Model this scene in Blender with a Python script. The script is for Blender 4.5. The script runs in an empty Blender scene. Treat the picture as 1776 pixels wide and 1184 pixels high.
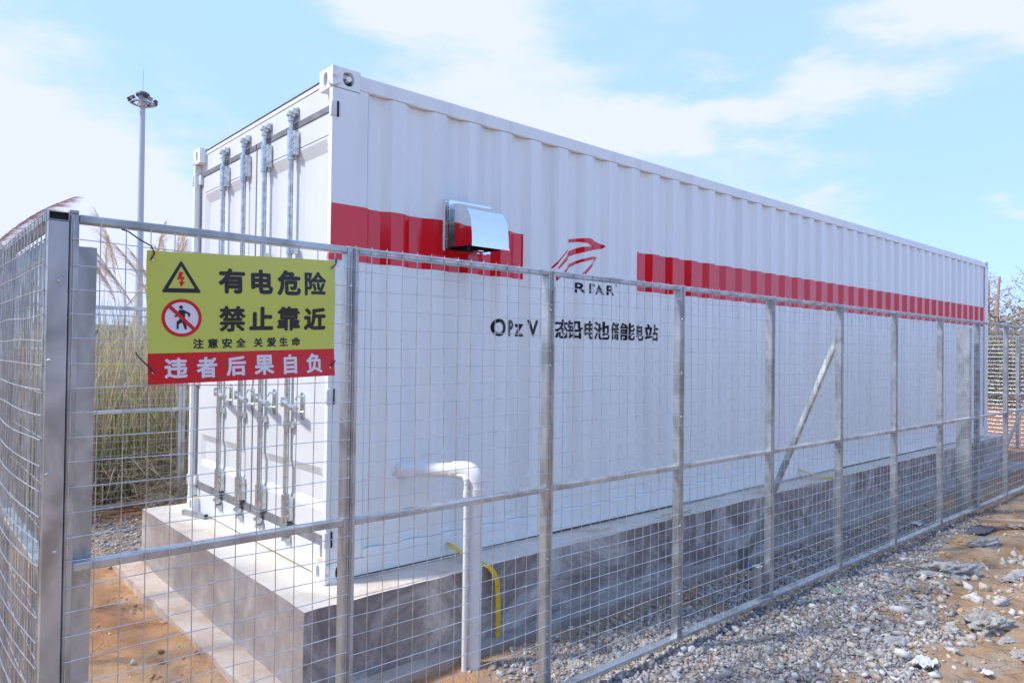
import bpy, bmesh, math, random
import numpy as np
from mathutils import noise as mnoise
from mathutils import Vector, Matrix
random.seed(7); rng = np.random.default_rng(11)
SC = bpy.context.scene
COL = SC.collection

# ------------------------------------------------------------------ camera
cd = bpy.data.cameras.new('camera'); cam = bpy.data.objects.new('camera', cd); COL.objects.link(cam)
cd.sensor_fit = 'HORIZONTAL'; cd.sensor_width = 36.0; cd.lens = 1231.09/1776*36
cd.clip_start = 0.02; cd.clip_end = 3000
F = Vector((0.66158, 0.74975, 0.01336)); RT = Vector((0.74965, -0.66171, 0.01242)); UP = Vector((-0.018156, -0.001795, 0.999834))
m = Matrix.Identity(4)
for i in range(3):
    m[i][0] = RT[i]; m[i][1] = UP[i]; m[i][2] = -F[i]
m.translation = Vector((-1.878, -3.697, 1.3363))
cam.matrix_world = m
SC.camera = cam

# ------------------------------------------------------------------ world, sun, exposure
SUN_AZ, SUN_EL = 155.0, 51.0          # direction to the sun, degrees from +X
world = bpy.data.worlds.new('World'); SC.world = world; world.use_nodes = True
NT = world.node_tree; N = NT.nodes; LK = NT.links; N.clear()
def wn(t, **kw):
    n = N.new(t)
    for k, v in kw.items(): setattr(n, k, v)
    return n
def wmath(op, a, b=None, c=None, clamp=False):
    n = N.new('ShaderNodeMath'); n.operation = op; n.use_clamp = clamp
    for i, v in enumerate((a, b, c)):
        if v is None: continue
        if isinstance(v, (int, float)): n.inputs[i].default_value = v
        else: LK.new(v, n.inputs[i])
    return n.outputs[0]
sky = wn('ShaderNodeTexSky', sky_type='NISHITA', sun_disc=False)
sky.sun_elevation = math.radians(SUN_EL); sky.sun_rotation = math.radians(90-SUN_AZ)
sky.air_density = 1.0; sky.dust_density = 0.6; sky.ozone_density = 1.2
tc = wn('ShaderNodeTexCoord')
nz = wn('ShaderNodeTexNoise'); nz.inputs['Scale'].default_value = 4.2; nz.inputs['Detail'].default_value = 7; nz.inputs['Roughness'].default_value = 0.56
mp = wn('ShaderNodeMapping'); mp.inputs['Scale'].default_value = (1, 1, 2.6); mp.inputs['Location'].default_value = (3.1, 1.7, .4)
LK.new(tc.outputs['Generated'], mp.inputs[0]); LK.new(mp.outputs[0], nz.inputs[0])
sepc = wn('ShaderNodeSeparateColor'); LK.new(nz.outputs['Color'], sepc.inputs[0])
sep = wn('ShaderNodeSeparateXYZ'); LK.new(tc.outputs['Generated'], sep.inputs[0])
az = wmath('MULTIPLY', wmath('ARCTAN2', sep.outputs[1], sep.outputs[0]), 57.2958)
el = wmath('MULTIPLY', wmath('ARCSINE', sep.outputs[2]), 57.2958)
az = wmath('ADD', az, wmath('MULTIPLY', wmath('SUBTRACT', sepc.outputs[0], .5), 26))
el = wmath('ADD', el, wmath('MULTIPLY', wmath('SUBTRACT', sepc.outputs[1], .5), 15))
tot = None
CL = [(84, 11, 13, 7, 1.15), (76, 8, 10, 6.0, 1.0), (96, 12, 12, 9, 1.1), (66, 5, 9, 6, .7), (52.5, 23, 8, 5, 1.1), (58, 27, 7, 3, .8), (49, 31, 14, 5, 1.0),
      (44.5, 17.3, 6.5, 3.2, .95), (36, 17.8, 6, 2.3, .85), (29, 17.2, 7, 2.0, .8), (22, 18.6, 5, 1.3, .45), (16, 23.5, 6.5, 3.2, 1.1), (8, 26, 8, 5, 1.0),
      (13.5, 9.3, 3.2, 1.3, .75), (25, 11.5, 5, 1.6, .65), (33, 13, 7, 2, .5), (72, 31, 9, 3, .5), (120, 20, 16, 12, 1.0), (-25, 14, 14, 5, .8), (-70, 30, 22, 9, .95), (-115, 24, 16, 7, .8), (-150, 20, 16, 6, .8), (160, 30, 18, 8, .7)]
for (a, e, ra, re, am) in CL:
    dx = wmath('MULTIPLY', wmath('SUBTRACT', az, a), 1/ra); dy = wmath('MULTIPLY', wmath('SUBTRACT', el, e), 1/re)
    r2 = wmath('ADD', wmath('MULTIPLY', dx, dx), wmath('MULTIPLY', dy, dy))
    g = wmath('MULTIPLY', wmath('EXPONENT', wmath('MULTIPLY', r2, -1)), am)
    tot = g if tot is None else wmath('ADD', tot, g)
nz2 = wn('ShaderNodeTexNoise'); nz2.inputs['Scale'].default_value = 9; nz2.inputs['Detail'].default_value = 8; nz2.inputs['Roughness'].default_value = .6
LK.new(mp.outputs[0], nz2.inputs[0])
tot = wmath('ADD', tot, wmath('MULTIPLY', wmath('SUBTRACT', nz2.outputs[0], .5), .9))
mr = wn('ShaderNodeMapRange', interpolation_type='SMOOTHSTEP'); mr.inputs[1].default_value = .06; mr.inputs[2].default_value = 1.05
LK.new(tot, mr.inputs[0])
skm = wn('ShaderNodeMix', data_type='RGBA', blend_type='MULTIPLY'); skm.inputs[0].default_value = 1
LK.new(sky.outputs[0], skm.inputs[6]); skm.inputs[7].default_value = (1.25, 1.4, 1.9, 1)
skv = wn('ShaderNodeMix', data_type='RGBA'); skv.inputs[0].default_value = .8      # thin high veil over the blue
LK.new(skm.outputs[2], skv.inputs[6]); skv.inputs[7].default_value = (3.6, 5.5, 9.6, 1)
mx = wn('ShaderNodeMix', data_type='RGBA')
LK.new(mr.outputs[0], mx.inputs[0]); LK.new(skv.outputs[2], mx.inputs[6]); mx.inputs[7].default_value = (5.45, 5.95, 7.8, 1)
bg = wn('ShaderNodeBackground'); bg.inputs[1].default_value = 0.1
LK.new(mx.outputs[2], bg.inputs[0]); wo = wn('ShaderNodeOutputWorld'); LK.new(bg.outputs[0], wo.inputs[0])

sl = bpy.data.lights.new('sun', 'SUN'); so = bpy.data.objects.new('sun', sl); COL.objects.link(so)
sl.energy = 2.9; sl.angle = math.radians(6.0); sl.color = (1.0, .945, .84)
sd = Vector((math.cos(math.radians(SUN_AZ))*math.cos(math.radians(SUN_EL)), math.sin(math.radians(SUN_AZ))*math.cos(math.radians(SUN_EL)), math.sin(math.radians(SUN_EL))))
so.rotation_euler = sd.to_track_quat('Z', 'Y').to_euler()
SC.view_settings.view_transform = 'Standard'; SC.view_settings.look = 'None'
SC.view_settings.gamma = 1; SC.view_settings.use_curve_mapping = False
SC.view_settings.exposure = 0.64
SC.render.engine = 'CYCLES'
SC.cycles.max_bounces = 6

# ------------------------------------------------------------------ materials
class Mat:
    def __init__(s, name, base=(.5, .5, .5), rough=.5, metal=0., spec=.5):
        s.m = bpy.data.materials.new(name); s.m.use_nodes = True
        s.t = s.m.node_tree; s.b = s.t.nodes['Principled BSDF']
        s.b.inputs['Base Color'].default_value = (*base, 1); s.b.inputs['Roughness'].default_value = rough
        s.b.inputs['Metallic'].default_value = metal; s.b.inputs['Specular IOR Level'].default_value = spec
    def n(s, t, **kw):
        x = s.t.nodes.new(t)
        for k, v in kw.items(): setattr(x, k, v)
        return x
    def l(s, a, b): s.t.links.new(a, b)
    def noise(s, scale=5, detail=4, rough=.55, stretch=(1, 1, 1), coord='Object', dist=0):
        c = s.n('ShaderNodeTexCoord'); mpn = s.n('ShaderNodeMapping'); mpn.inputs['Scale'].default_value = stretch
        x = s.n('ShaderNodeTexNoise'); x.inputs['Scale'].default_value = scale; x.inputs['Detail'].default_value = detail
        x.inputs['Roughness'].default_value = rough; x.inputs['Distortion'].default_value = dist
        s.l(c.outputs[coord], mpn.inputs[0]); s.l(mpn.outputs[0], x.inputs[0]); return x.outputs[0]
    def ramp(s, fac, stops):
        r = s.n('ShaderNodeValToRGB'); e = r.color_ramp.elements
        while len(e) < len(stops): e.new(.5)
        for k, (p, c) in enumerate(stops):
            e[k].position = p; e[k].color = (*c, 1) if len(c) == 3 else c
        s.l(fac, r.inputs[0]); return r.outputs[0]
    def mix(s, fac, a, b, blend='MIX'):
        x = s.n('ShaderNodeMix', data_type='RGBA', blend_type=blend)
        for k, v in ((0, fac), (6, a), (7, b)):
            if isinstance(v, (int, float)): x.inputs[k].default_value = v
            elif isinstance(v, tuple): x.inputs[k].default_value = (*v, 1)
            else: s.l(v, x.inputs[k])
        return x.outputs[2]
    def color(s, o): s.l(o, s.b.inputs['Base Color']); return s
    def roughness(s, fac, lo, hi):
        x = s.n('ShaderNodeMapRange'); x.inputs[3].default_value = lo; x.inputs[4].default_value = hi; s.l(fac, x.inputs[0]); s.l(x.outputs[0], s.b.inputs['Roughness']); return s
    def bump(s, fac, strength=.3, dist=.01):
        x = s.n('ShaderNodeBump'); x.inputs['Strength'].default_value = strength; x.inputs['Distance'].default_value = dist
        s.l(fac, x.inputs['Height']); s.l(x.outputs[0], s.b.inputs['Normal']); return s

M = {}
w = Mat('white_paint', (.78, .78, .78), .32)
st = w.noise(7, 6, .6, (1, 1, .06)); bl = w.noise(1.7, 5, .6)
c = w.ramp(st, [(.28, (.72, .765, .775)), (.50, (.81, .87, .88)), (.8, (.83, .89, .90))])
c = w.mix(w.ramp(bl, [(.62, (0, 0, 0)), (.85, (.18, .18, .18))]), c, (.66, .66, .64))
w.color(c).roughness(bl, .24, .42); w.bump(w.noise(60, 3, .5), .03, .002); M['white'] = w.m
w = Mat('door_paint', (.80, .80, .79), .36)
w.color(w.ramp(w.noise(3, 6, .6, (1, 1, .3)), [(.3, (.63, .655, .68)), (.6, (.68, .715, .74))])); w.bump(w.noise(25, 4, .5), .04, .003); M['door'] = w.m
w = Mat('red_vinyl', (.60, .007, .018), .12, 0, .7)
w.color(w.ramp(w.noise(5, 6, .6, (1, 1, .2)), [(.3, (.64, .006, .014)), (.7, (.76, .008, .02))])).bump(w.noise(14, 4, .5), .03, .002); M['red'] = w.m
w = Mat('black_vinyl', (.012, .013, .016), .25); M['black'] = w.m
w = Mat('galvanized_steel', (.55, .56, .57), .4, .85)
a = w.noise(9, 5, .6, (1, 1, .25)); b2 = w.noise(4.5, 2, .5, (1, 1, .75), dist=1.5)
c = w.mix(w.ramp(b2, [(.38, (0, 0, 0)), (.58, (1, 1, 1))]), w.ramp(a, [(.3, (.31, .335, .345)), (.7, (.46, .49, .50))]), w.ramp(a, [(.3, (.50, .54, .56)), (.7, (.62, .66, .68))]))
w.color(c).roughness(a, .3, .55).bump(w.noise(120, 3, .6), .06, .001); M['galv'] = w.m
w = Mat('galvanized_wire', (.64, .65, .66), .34, .8)
w.color(w.ramp(w.noise(20, 3), [(.35, (.48, .49, .50)), (.65, (.72, .73, .74))])); M['wire'] = w.m
w = Mat('zinc_hardware', (.62, .66, .67), .3, .9)
w.color(w.ramp(w.noise(30, 4), [(.35, (.46, .5, .51)), (.65, (.72, .76, .77))])).roughness(w.noise(14, 3), .2, .5); M['zinc'] = w.m
w = Mat('polished_steel', (.82, .84, .86), .07, 1.0)
w.bump(w.noise(5, 2, .5), .12, .01).roughness(w.noise(60, 3, .5, (1, .1, 1)), .04, .12); M['steel'] = w.m
M['dark'] = Mat('dark_shade', (.02, .022, .025), .8).m  # near-black: shade of hinge cut-outs and tube ends; also floor, hood throat
w = Mat('rubber_gasket', (.13, .13, .145), .55); w.color(w.ramp(w.noise(12, 4), [(.3, (.14, .14, .155)), (.7, (.25, .25, .26))])); M['rubber'] = w.m
w = Mat('black_plastic', (.015, .015, .016), .4); M['plastic_black'] = w.m
w = Mat('pvc', (.80, .80, .80), .3); w.color(w.ramp(w.noise(6, 4), [(.3, (.74, .74, .73)), (.7, (.82, .82, .82))])); M['pvc'] = w.m
w = Mat('sealant', (.72, .72, .72), .5); w.bump(w.noise(40, 3), .8, .01); M['sealant'] = w.m
w = Mat('yellow_paint', (.72, .46, .01), .4); w.color(w.ramp(w.noise(14, 4), [(.28, (.40, .24, .02)), (.42, (.70, .45, .012)), (.8, (.80, .56, .02))])); M['yellow'] = w.m
w = Mat('rust', (.45, .2, .05), .9); w.color(w.ramp(w.noise(40, 4), [(.3, (.62, .30, .05)), (.6, (.75, .55, .25))])); M['rust'] = w.m
w = Mat('sign_green', (.56, .62, .11), .36); M['sgreen'] = w.m
M['sred'] = Mat('sign_red', (.62, .012, .02), .3).m
M['sblack'] = Mat('sign_black', (.018, .018, .024), .4).m
M['swhite'] = Mat('sign_white', (.72, .73, .80), .35).m
# concrete
w = Mat('concrete', (.36, .33, .31), .85)
n1 = w.noise(1.6, 9, .7); n2 = w.noise(2.6, 8, .66, (1, 1, 1.2), dist=.6); n3 = w.noise(55, 4, .6)
c = w.ramp(n1, [(.32, (.25, .21, .19)), (.45, (.37, .325, .30)), (.56, (.46, .42, .395)), (.68, (.60, .56, .53))])
c = w.mix(w.ramp(n2, [(.42, (0, 0, 0)), (.62, (.7, .7, .7))]), c, (.29, .245, .235))
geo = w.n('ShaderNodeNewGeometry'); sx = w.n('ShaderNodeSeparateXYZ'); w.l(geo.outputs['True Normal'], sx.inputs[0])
# long side facing -Y: stains with its shade put into the colour; top: paler
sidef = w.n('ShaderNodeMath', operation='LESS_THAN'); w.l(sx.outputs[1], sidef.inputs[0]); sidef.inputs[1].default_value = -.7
stain_shade = w.ramp(w.noise(1.9, 9, .72, (1, 1, 1.1), dist=1.4), [(.30, (.15, .125, .12)), (.44, (.25, .22, .21)), (.53, (.37, .345, .335)), (.66, (.58, .56, .55))])
c = w.mix(sidef.outputs[0], c, stain_shade)
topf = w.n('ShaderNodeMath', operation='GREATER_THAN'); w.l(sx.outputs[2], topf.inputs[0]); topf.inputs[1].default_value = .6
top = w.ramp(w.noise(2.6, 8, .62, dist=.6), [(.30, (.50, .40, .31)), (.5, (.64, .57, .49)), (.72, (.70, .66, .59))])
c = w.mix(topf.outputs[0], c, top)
w.color(c).bump(n3, .25, .006); M['concrete'] = w.m
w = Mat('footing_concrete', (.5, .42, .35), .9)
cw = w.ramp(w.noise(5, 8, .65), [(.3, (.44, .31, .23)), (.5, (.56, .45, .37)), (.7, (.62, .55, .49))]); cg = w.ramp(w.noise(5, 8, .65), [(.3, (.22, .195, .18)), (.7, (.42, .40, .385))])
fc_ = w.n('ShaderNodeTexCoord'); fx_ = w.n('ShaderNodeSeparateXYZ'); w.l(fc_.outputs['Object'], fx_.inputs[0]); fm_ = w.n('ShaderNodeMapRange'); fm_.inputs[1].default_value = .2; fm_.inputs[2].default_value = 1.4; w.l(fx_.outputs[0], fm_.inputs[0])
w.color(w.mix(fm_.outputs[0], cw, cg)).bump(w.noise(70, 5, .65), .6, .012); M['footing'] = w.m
w = Mat('rubble', (.5, .5, .5), .95)
w.color(w.ramp(w.noise(14, 8, .7), [(.3, (.24, .215, .19)), (.5, (.40, .38, .355)), (.72, (.52, .505, .485))])).bump(w.noise(45, 6, .7), .9, .02); M['rubble'] = w.m
# soil
w = Mat('soil', (.4, .25, .14), .95)
at = w.n('ShaderNodeAttribute', attribute_name='zone'); zs = w.n('ShaderNodeSeparateColor'); w.l(at.outputs['Color'], zs.inputs[0])
n1 = w.noise(1.1, 8, .62, dist=.5); n2 = w.noise(7, 8, .68); n3 = w.noise(60, 5, .7)
org = w.ramp(n1, [(.32, (.48, .22, .095)), (.45, (.64, .33, .155)), (.56, (.72, .43, .23)), (.68, (.66, .47, .31))])
dust = w.ramp(n1, [(.32, (.36, .235, .14)), (.47, (.50, .36, .24)), (.56, (.52, .31, .16)), (.68, (.54, .45, .35))])
yel = (.55, .30, .09)
redd = w.ramp(n2, [(.3, (.30, .115, .06)), (.7, (.42, .19, .11))])
grey = w.ramp(n2, [(.3, (.20, .18, .16)), (.7, (.40, .37, .34))])
c = w.mix(zs.outputs[0], org, dust); c = w.mix(zs.outputs[1], c, grey); c = w.mix(zs.outputs[2], c, redd)
yz = w.n('ShaderNodeAttribute', attribute_name='ochre'); c = w.mix(yz.outputs['Fac'], c, yel)
c = w.mix(w.ramp(n2, [(.30, (1, 1, 1)), (.52, (0, 0, 0))]), c, w.mix(.45, c, (.16, .09, .05)))
w.color(c); w.bump(w.mix(.4, n3, n2), 1.0, .05); M['soil'] = w.m
# stones with per-stone colour
w = Mat('gravel_stone', (.4, .4, .4), .9); at = w.n('ShaderNodeAttribute', attribute_name='tint')
w.color(w.mix(.35, at.outputs['Color'], w.mix(1., at.outputs['Color'], w.ramp(w.noise(90, 4), [(.3, (.5, .5, .5)), (.7, (1.2, 1.2, 1.2))]), 'MULTIPLY'))); M['stone'] = w.m
def veg(name, rough=.7, trans=.25):
    w = Mat(name, (.1, .1, .05), rough, 0, .25); at = w.n('ShaderNodeAttribute', attribute_name='tint'); w.color(at.outputs['Color'])
    w.b.inputs['Subsurface Weight'].default_value = 0
    tr = w.n('ShaderNodeBsdfTranslucent'); w.l(at.outputs['Color'], tr.inputs[0])
    ms = w.n('ShaderNodeMixShader'); ms.inputs[0].default_value = trans
    out = w.t.nodes['Material Output']; w.l(w.b.outputs[0], ms.inputs[1]); w.l(tr.outputs[0], ms.inputs[2]); w.l(ms.outputs[0], out.inputs[0]); return w.m
M['veg'] = veg('grass_leaf', .7, .4); M['plume'] = veg('plume_hair', .8, .4)
w = Mat('bark', (.2, .13, .09), .9); w.color(w.ramp(w.noise(12, 6, .6, (1, 1, .2)), [(.3, (.30, .19, .14)), (.7, (.50, .35, .27))])).bump(w.noise(30, 5), .6, .02); M['bark'] = w.m
w = Mat('stem', (.4, .33, .16), .7); M['stem'] = w.m
w = Mat('old_wood', (.4, .27, .16), .85); w.color(w.ramp(w.noise(9, 6, .6, (1, 12, 12)), [(.3, (.30, .19, .11)), (.7, (.50, .37, .25))])).bump(w.noise(20, 4, .6, (1, 10, 10)), .4, .004); M['wood'] = w.m
w = Mat('plastic_sheet', (.58, .59, .61), .5); w.bump(w.noise(20, 3), .6, .01); M['sheet'] = w.m
w = Mat('blue_rag', (.04, .12, .45), .8); M['blue'] = w.m
w = Mat('green_rag', (.17, .30, .19), .8); M['greenrag'] = w.m
w = Mat('mast_steel', (.46, .53, .56), .5, .2); M['mast'] = w.m
w = Mat('lamp_housing', (.07, .075, .09), .5); M['lamp'] = w.m
M['glass'] = Mat('lamp_glass', (.35, .4, .45), .15).m
w = Mat('hill_green', (.07, .10, .06), .95); w.color(w.ramp(w.noise(.08, 6, .65), [(.3, (.07, .10, .08)), (.7, (.12, .15, .12))])); M['hill'] = w.m

# ------------------------------------------------------------------ helpers
def vnoise(x, y, seed=0):
    xi = np.floor(x).astype(np.int64); yi = np.floor(y).astype(np.int64); fx = x-xi; fy = y-yi
    fx = fx*fx*(3-2*fx); fy = fy*fy*(3-2*fy)
    def h(a, b):
        n = (a*374761393 + b*668265263 + seed*1442695041) & 0xffffffff
        n = ((n ^ (n >> 13))*1274126177) & 0xffffffff
        return ((n ^ (n >> 16)) & 0xffff)/65535.0
    return (h(xi, yi)*(1-fx)+h(xi+1, yi)*fx)*(1-fy)+(h(xi, yi+1)*(1-fx)+h(xi+1, yi+1)*fx)*fy
def fbm(x, y, o=5, seed=0, g=.5):
    s = 0; a = 1; t = 0
    for k in range(o):
        s = s+a*vnoise(x*2**k, y*2**k, seed+k*17); t += a; a *= g
    return s/t-.5

ORG = {}
def obj(name, verts, faces, mat, parent=None, smooth=False, attr=None, kind=None):
    me = bpy.data.meshes.new(name)
    o0 = np.array(ORG.get(parent.name, (0, 0, 0))) if parent else np.zeros(3)
    V = np.asarray(verts, dtype=np.float64)-o0
    if isinstance(faces, np.ndarray):
        me.vertices.add(len(V)); me.vertices.foreach_set('co', V.astype(np.float32).ravel())
        k = faces.shape[1]; n = len(faces)
        me.loops.add(n*k); me.loops.foreach_set('vertex_index', faces.astype(np.int32).ravel())
        me.polygons.add(n); me.polygons.foreach_set('loop_start', np.arange(0, n*k, k, dtype=np.int32))
        me.polygons.foreach_set('loop_total', np.full(n, k, dtype=np.int32)); me.update(calc_edges=True)
    else:
        me.from_pydata([tuple(v) for v in V], [], [tuple(f) for f in faces]); me.update()
    if smooth: me.polygons.foreach_set('use_smooth', np.ones(len(me.polygons), dtype=bool))
    if attr is not None:
        for nm, arr in attr.items():
            A = me.color_attributes.new(nm, 'FLOAT_COLOR', 'POINT')
            arr = np.asarray(arr, dtype=np.float32)
            if arr.ndim == 1: arr = np.stack([arr]*3, 1)
            A.data.foreach_set('color', np.concatenate([arr, np.ones((len(arr), 1), np.float32)], 1).ravel())
    for mm in (mat if isinstance(mat, (list, tuple)) else [mat]): me.materials.append(mm)
    o = bpy.data.objects.new(name, me); COL.objects.link(o)
    if parent: o.parent = parent; ORG[o.name] = tuple(o0)
    if kind: o['kind'] = kind
    return o
def tag(o, label, cat, group=None):
    o['label'] = label; o['category'] = cat
    if group: o['group'] = group
    return o
def thing(name, loc, label, cat, group=None):
    o = bpy.data.objects.new(name, None); COL.objects.link(o); o.location = loc; o.empty_display_size = .1
    ORG[o.name] = tuple(loc); return tag(o, label, cat, group)
def copy_tree(o, loc=None, rotz=0, scale=1, label=None):
    c = o.copy(); COL.objects.link(c)
    if loc is not None: c.location = loc; c.rotation_euler = (0, 0, rotz); c.scale = (scale,)*3
    if label: c['label'] = label
    for ch in o.children:
        k = ch.copy(); COL.objects.link(k); k.parent = c
        for g in ch.children:
            q = g.copy(); COL.objects.link(q); q.parent = k
    return c
class MB:
    def __init__(s): s.v = []; s.f = []
    def add(s, v, f):
        k = len(s.v); s.v += [tuple(p) for p in v]; s.f += [tuple(i+k for i in q) for q in f]; return s
    def box(s, a, b, bev=0.0):
        x0, y0, z0 = a; x1, y1, z1 = b
        if bev <= 0:
            v = [(x0, y0, z0), (x1, y0, z0), (x1, y1, z0), (x0, y1, z0), (x0, y0, z1), (x1, y0, z1), (x1, y1, z1), (x0, y1, z1)]
            return s.add(v, [(0, 3, 2, 1), (4, 5, 6, 7), (0, 1, 5, 4), (1, 2, 6, 5), (2, 3, 7, 6), (3, 0, 4, 7)])
        bm = bmesh.new(); bmesh.ops.create_cube(bm, size=1)
        for v in bm.verts: v.co = Vector(((x0+x1)/2+v.co.x*(x1-x0), (y0+y1)/2+v.co.y*(y1-y0), (z0+z1)/2+v.co.z*(z1-z0)))
        bmesh.ops.bevel(bm, geom=bm.edges[:], offset=bev, segments=2, profile=.5, affect='EDGES')
        s.bm(bm); return s
    def bm(s, bm, mat=None):
        bm.verts.index_update(); s.add([(mat @ v.co if mat else v.co)[:] for v in bm.verts], [[v.index for v in f.verts] for f in bm.faces]); bm.free(); return s
    def tube(s, pts, r, n=8, cap=True):
        pts = [Vector(p) for p in pts]; rs = r if isinstance(r, (list, tuple)) else [r]*len(pts); rings = []
        u = None
        for i, p in enumerate(pts):
            d = (pts[min(i+1, len(pts)-1)]-pts[max(i-1, 0)]).normalized()
            if u is None:
                u = d.cross(Vector((0, 0, 1)) if abs(d.z) < .9 else Vector((1, 0, 0))).normalized()
            u = (u-d*u.dot(d)).normalized(); v = d.cross(u)
            rings.append([p+(u*math.cos(2*math.pi*k/n)+v*math.sin(2*math.pi*k/n))*rs[i] for k in range(n)])
        b = len(s.v)
        for rg in rings: s.v += [tuple(q) for q in rg]
        for i in range(len(rings)-1):
            for k in range(n):
                s.f.append((b+i*n+k, b+i*n+(k+1) % n, b+(i+1)*n+(k+1) % n, b+(i+1)*n+k))
        if cap:
            s.f.append(tuple(b+k for k in range(n))[::-1]); s.f.append(tuple(b+(len(rings)-1)*n+k for k in range(n)))
        return s
    def beam(s, p, q, w, h, up=(0, 0, 1)):
        p = Vector(p); q = Vector(q); d = (q-p).normalized(); u = d.cross(Vector(up)).normalized()*w/2; v = u.cross(d).normalized()*h/2
        vs = [p-u-v, p+u-v, p+u+v, p-u+v, q-u-v, q+u-v, q+u+v, q-u+v]
        return s.add(vs, [(0, 3, 2, 1), (4, 5, 6, 7), (0, 1, 5, 4), (1, 2, 6, 5), (2, 3, 7, 6), (3, 0, 4, 7)])
    def prism(s, poly, axis_fn, t0, t1):
        n = len(poly); v = [axis_fn(a, b, t0) for a, b in poly]+[axis_fn(a, b, t1) for a, b in poly]
        return s.add(v, [tuple(range(n))[::-1], tuple(range(n, 2*n))]+[(i, (i+1) % n, n+(i+1) % n, n+i) for i in range(n)])
    def done(s, name, mat, parent=None, smooth=False, kind=None):
        o = obj(name, s.v, s.f, mat, parent, False, None, kind)
        if smooth:
            me = o.data; me.polygons.foreach_set('use_smooth', np.ones(len(me.polygons), dtype=bool))
            try: me.set_sharp_from_angle(angle=math.radians(35))
            except Exception: pass
        return o

# ------------------------------------------------------------------ ground
def plinth_front(x): return -.29+.0105*np.asarray(x)
def gheight(x, y):
    x = np.asarray(x, float); y = np.asarray(y, float)
    h = -.49+.05*fbm(x*.9, y*.9, 4, 3)+.035*fbm(x*4, y*4, 4, 9)+.014*fbm(x*17, y*17, 3, 21)
    inn = (x < -.35)*np.clip((y+1.6), 0, 1); h = h+inn*(.06*fbm(x*2.2, y*2.2, 4, 41)+.05*fbm(x*7, y*7, 4, 43, .6))
    out = np.clip((-1.25-y)/.5, 0, 1)                     # rutted waste ground outside the fence
    h = h+out*(.09*fbm(x*1.6, y*1.6, 4, 31)+.05*fbm(x*6, y*6, 3, 33))
    bank = np.clip((x-20)/30, 0, 1)*np.clip((x+y*0)/1, 0, 1); h = h+bank*.25
    inside = (x > -.24)*(x < 12.5)*(y > -.2)*(y < 2.6); h = np.where(inside, -.55, h)
    far = np.clip((np.hypot(x-5, y)-60)/200, 0, 1); h = h+far*1.2*fbm(x*.02, y*.02, 3, 5)
    return h
def axis(lo, hi, step, far, grow=1.22):
    a = list(np.arange(lo, hi+1e-6, step)); s = step
    while a[-1] < far: s *= grow; a.append(a[-1]+s)
    s = step
    while a[0] > -far: s *= grow; a.insert(0, a[0]-s)
    return np.array(a)
gx = axis(-1.6, 8.5, .03, 1500); gy = axis(-3.3, 6.5, .035, 1500)
GX, GY = np.meshgrid(gx, gy, indexing='ij'); GZ = gheight(GX, GY)
nx, ny = GX.shape; idx = np.arange(nx*ny).reshape(nx, ny)
fc = np.stack([idx[:-1, :-1], idx[1:, :-1], idx[1:, 1:], idx[:-1, 1:]], -1).reshape(-1, 4)
def sstep(a, b, x): t = np.clip((x-a)/(b-a), 0, 1); return t*t*(3-2*t)
def gravel_density(x, y):
    nse = fbm(x*1.4, y*1.4, 4, 77)
    pf = -.29+.0105*x
    ins = sstep(-.1, .5, pf-.12-y+nse*.5)*sstep(.35, 1.2, x+nse*1.2)*sstep(8.5, 5.5, x+nse*2)*(y > -1.3)
    lim = -1.12-np.interp(x, [0, 1, 2, 2.65, 3.4, 4.2, 4.8, 6.2], [2.2, 1.9, 1.35, .90, .68, .45, .32, .03])
    outs = sstep(-.25, .2, y-lim+nse*.7)*(y <= -1.0)*sstep(7.5, 5.6, x)
    pile = sstep(1.25, .4, np.hypot((x+.15)/.75, (y-3.85)/1.0)+nse*.5)*(x < 1.5)
    return np.clip(np.maximum(np.maximum(ins, outs), pile), 0, 1)*(.12+.88*sstep(-.26, .02, fbm(x*2.3+5, y*2.3, 4, 71)+.12))
right = sstep(.3, 1.0, GX+.6*fbm(GX, GY, 3, 8))*(GY < 3)
gd = gravel_density(GX, GY)
redz = np.maximum(sstep(8, 13, GX+fbm(GX*.5, GY*.5, 3, 2)*3), sstep(3.8, 4.8, GY+fbm(GX, GY, 3, 2)))*.9
zone = np.stack([right, gd*.75, redz*(1-gd)], -1).reshape(-1, 3)
och = sstep(1.0, .2, np.hypot((GX-6.3)/1.2, (GY+2.05)/.45)+.6*fbm(GX*1.5, GY*1.5, 4, 5))*.9
obj('ground', np.stack([GX, GY, GZ], -1).reshape(-1, 3), fc, M['soil'], None, True, {'zone': zone, 'ochre': och.reshape(-1)}, 'structure')

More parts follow.
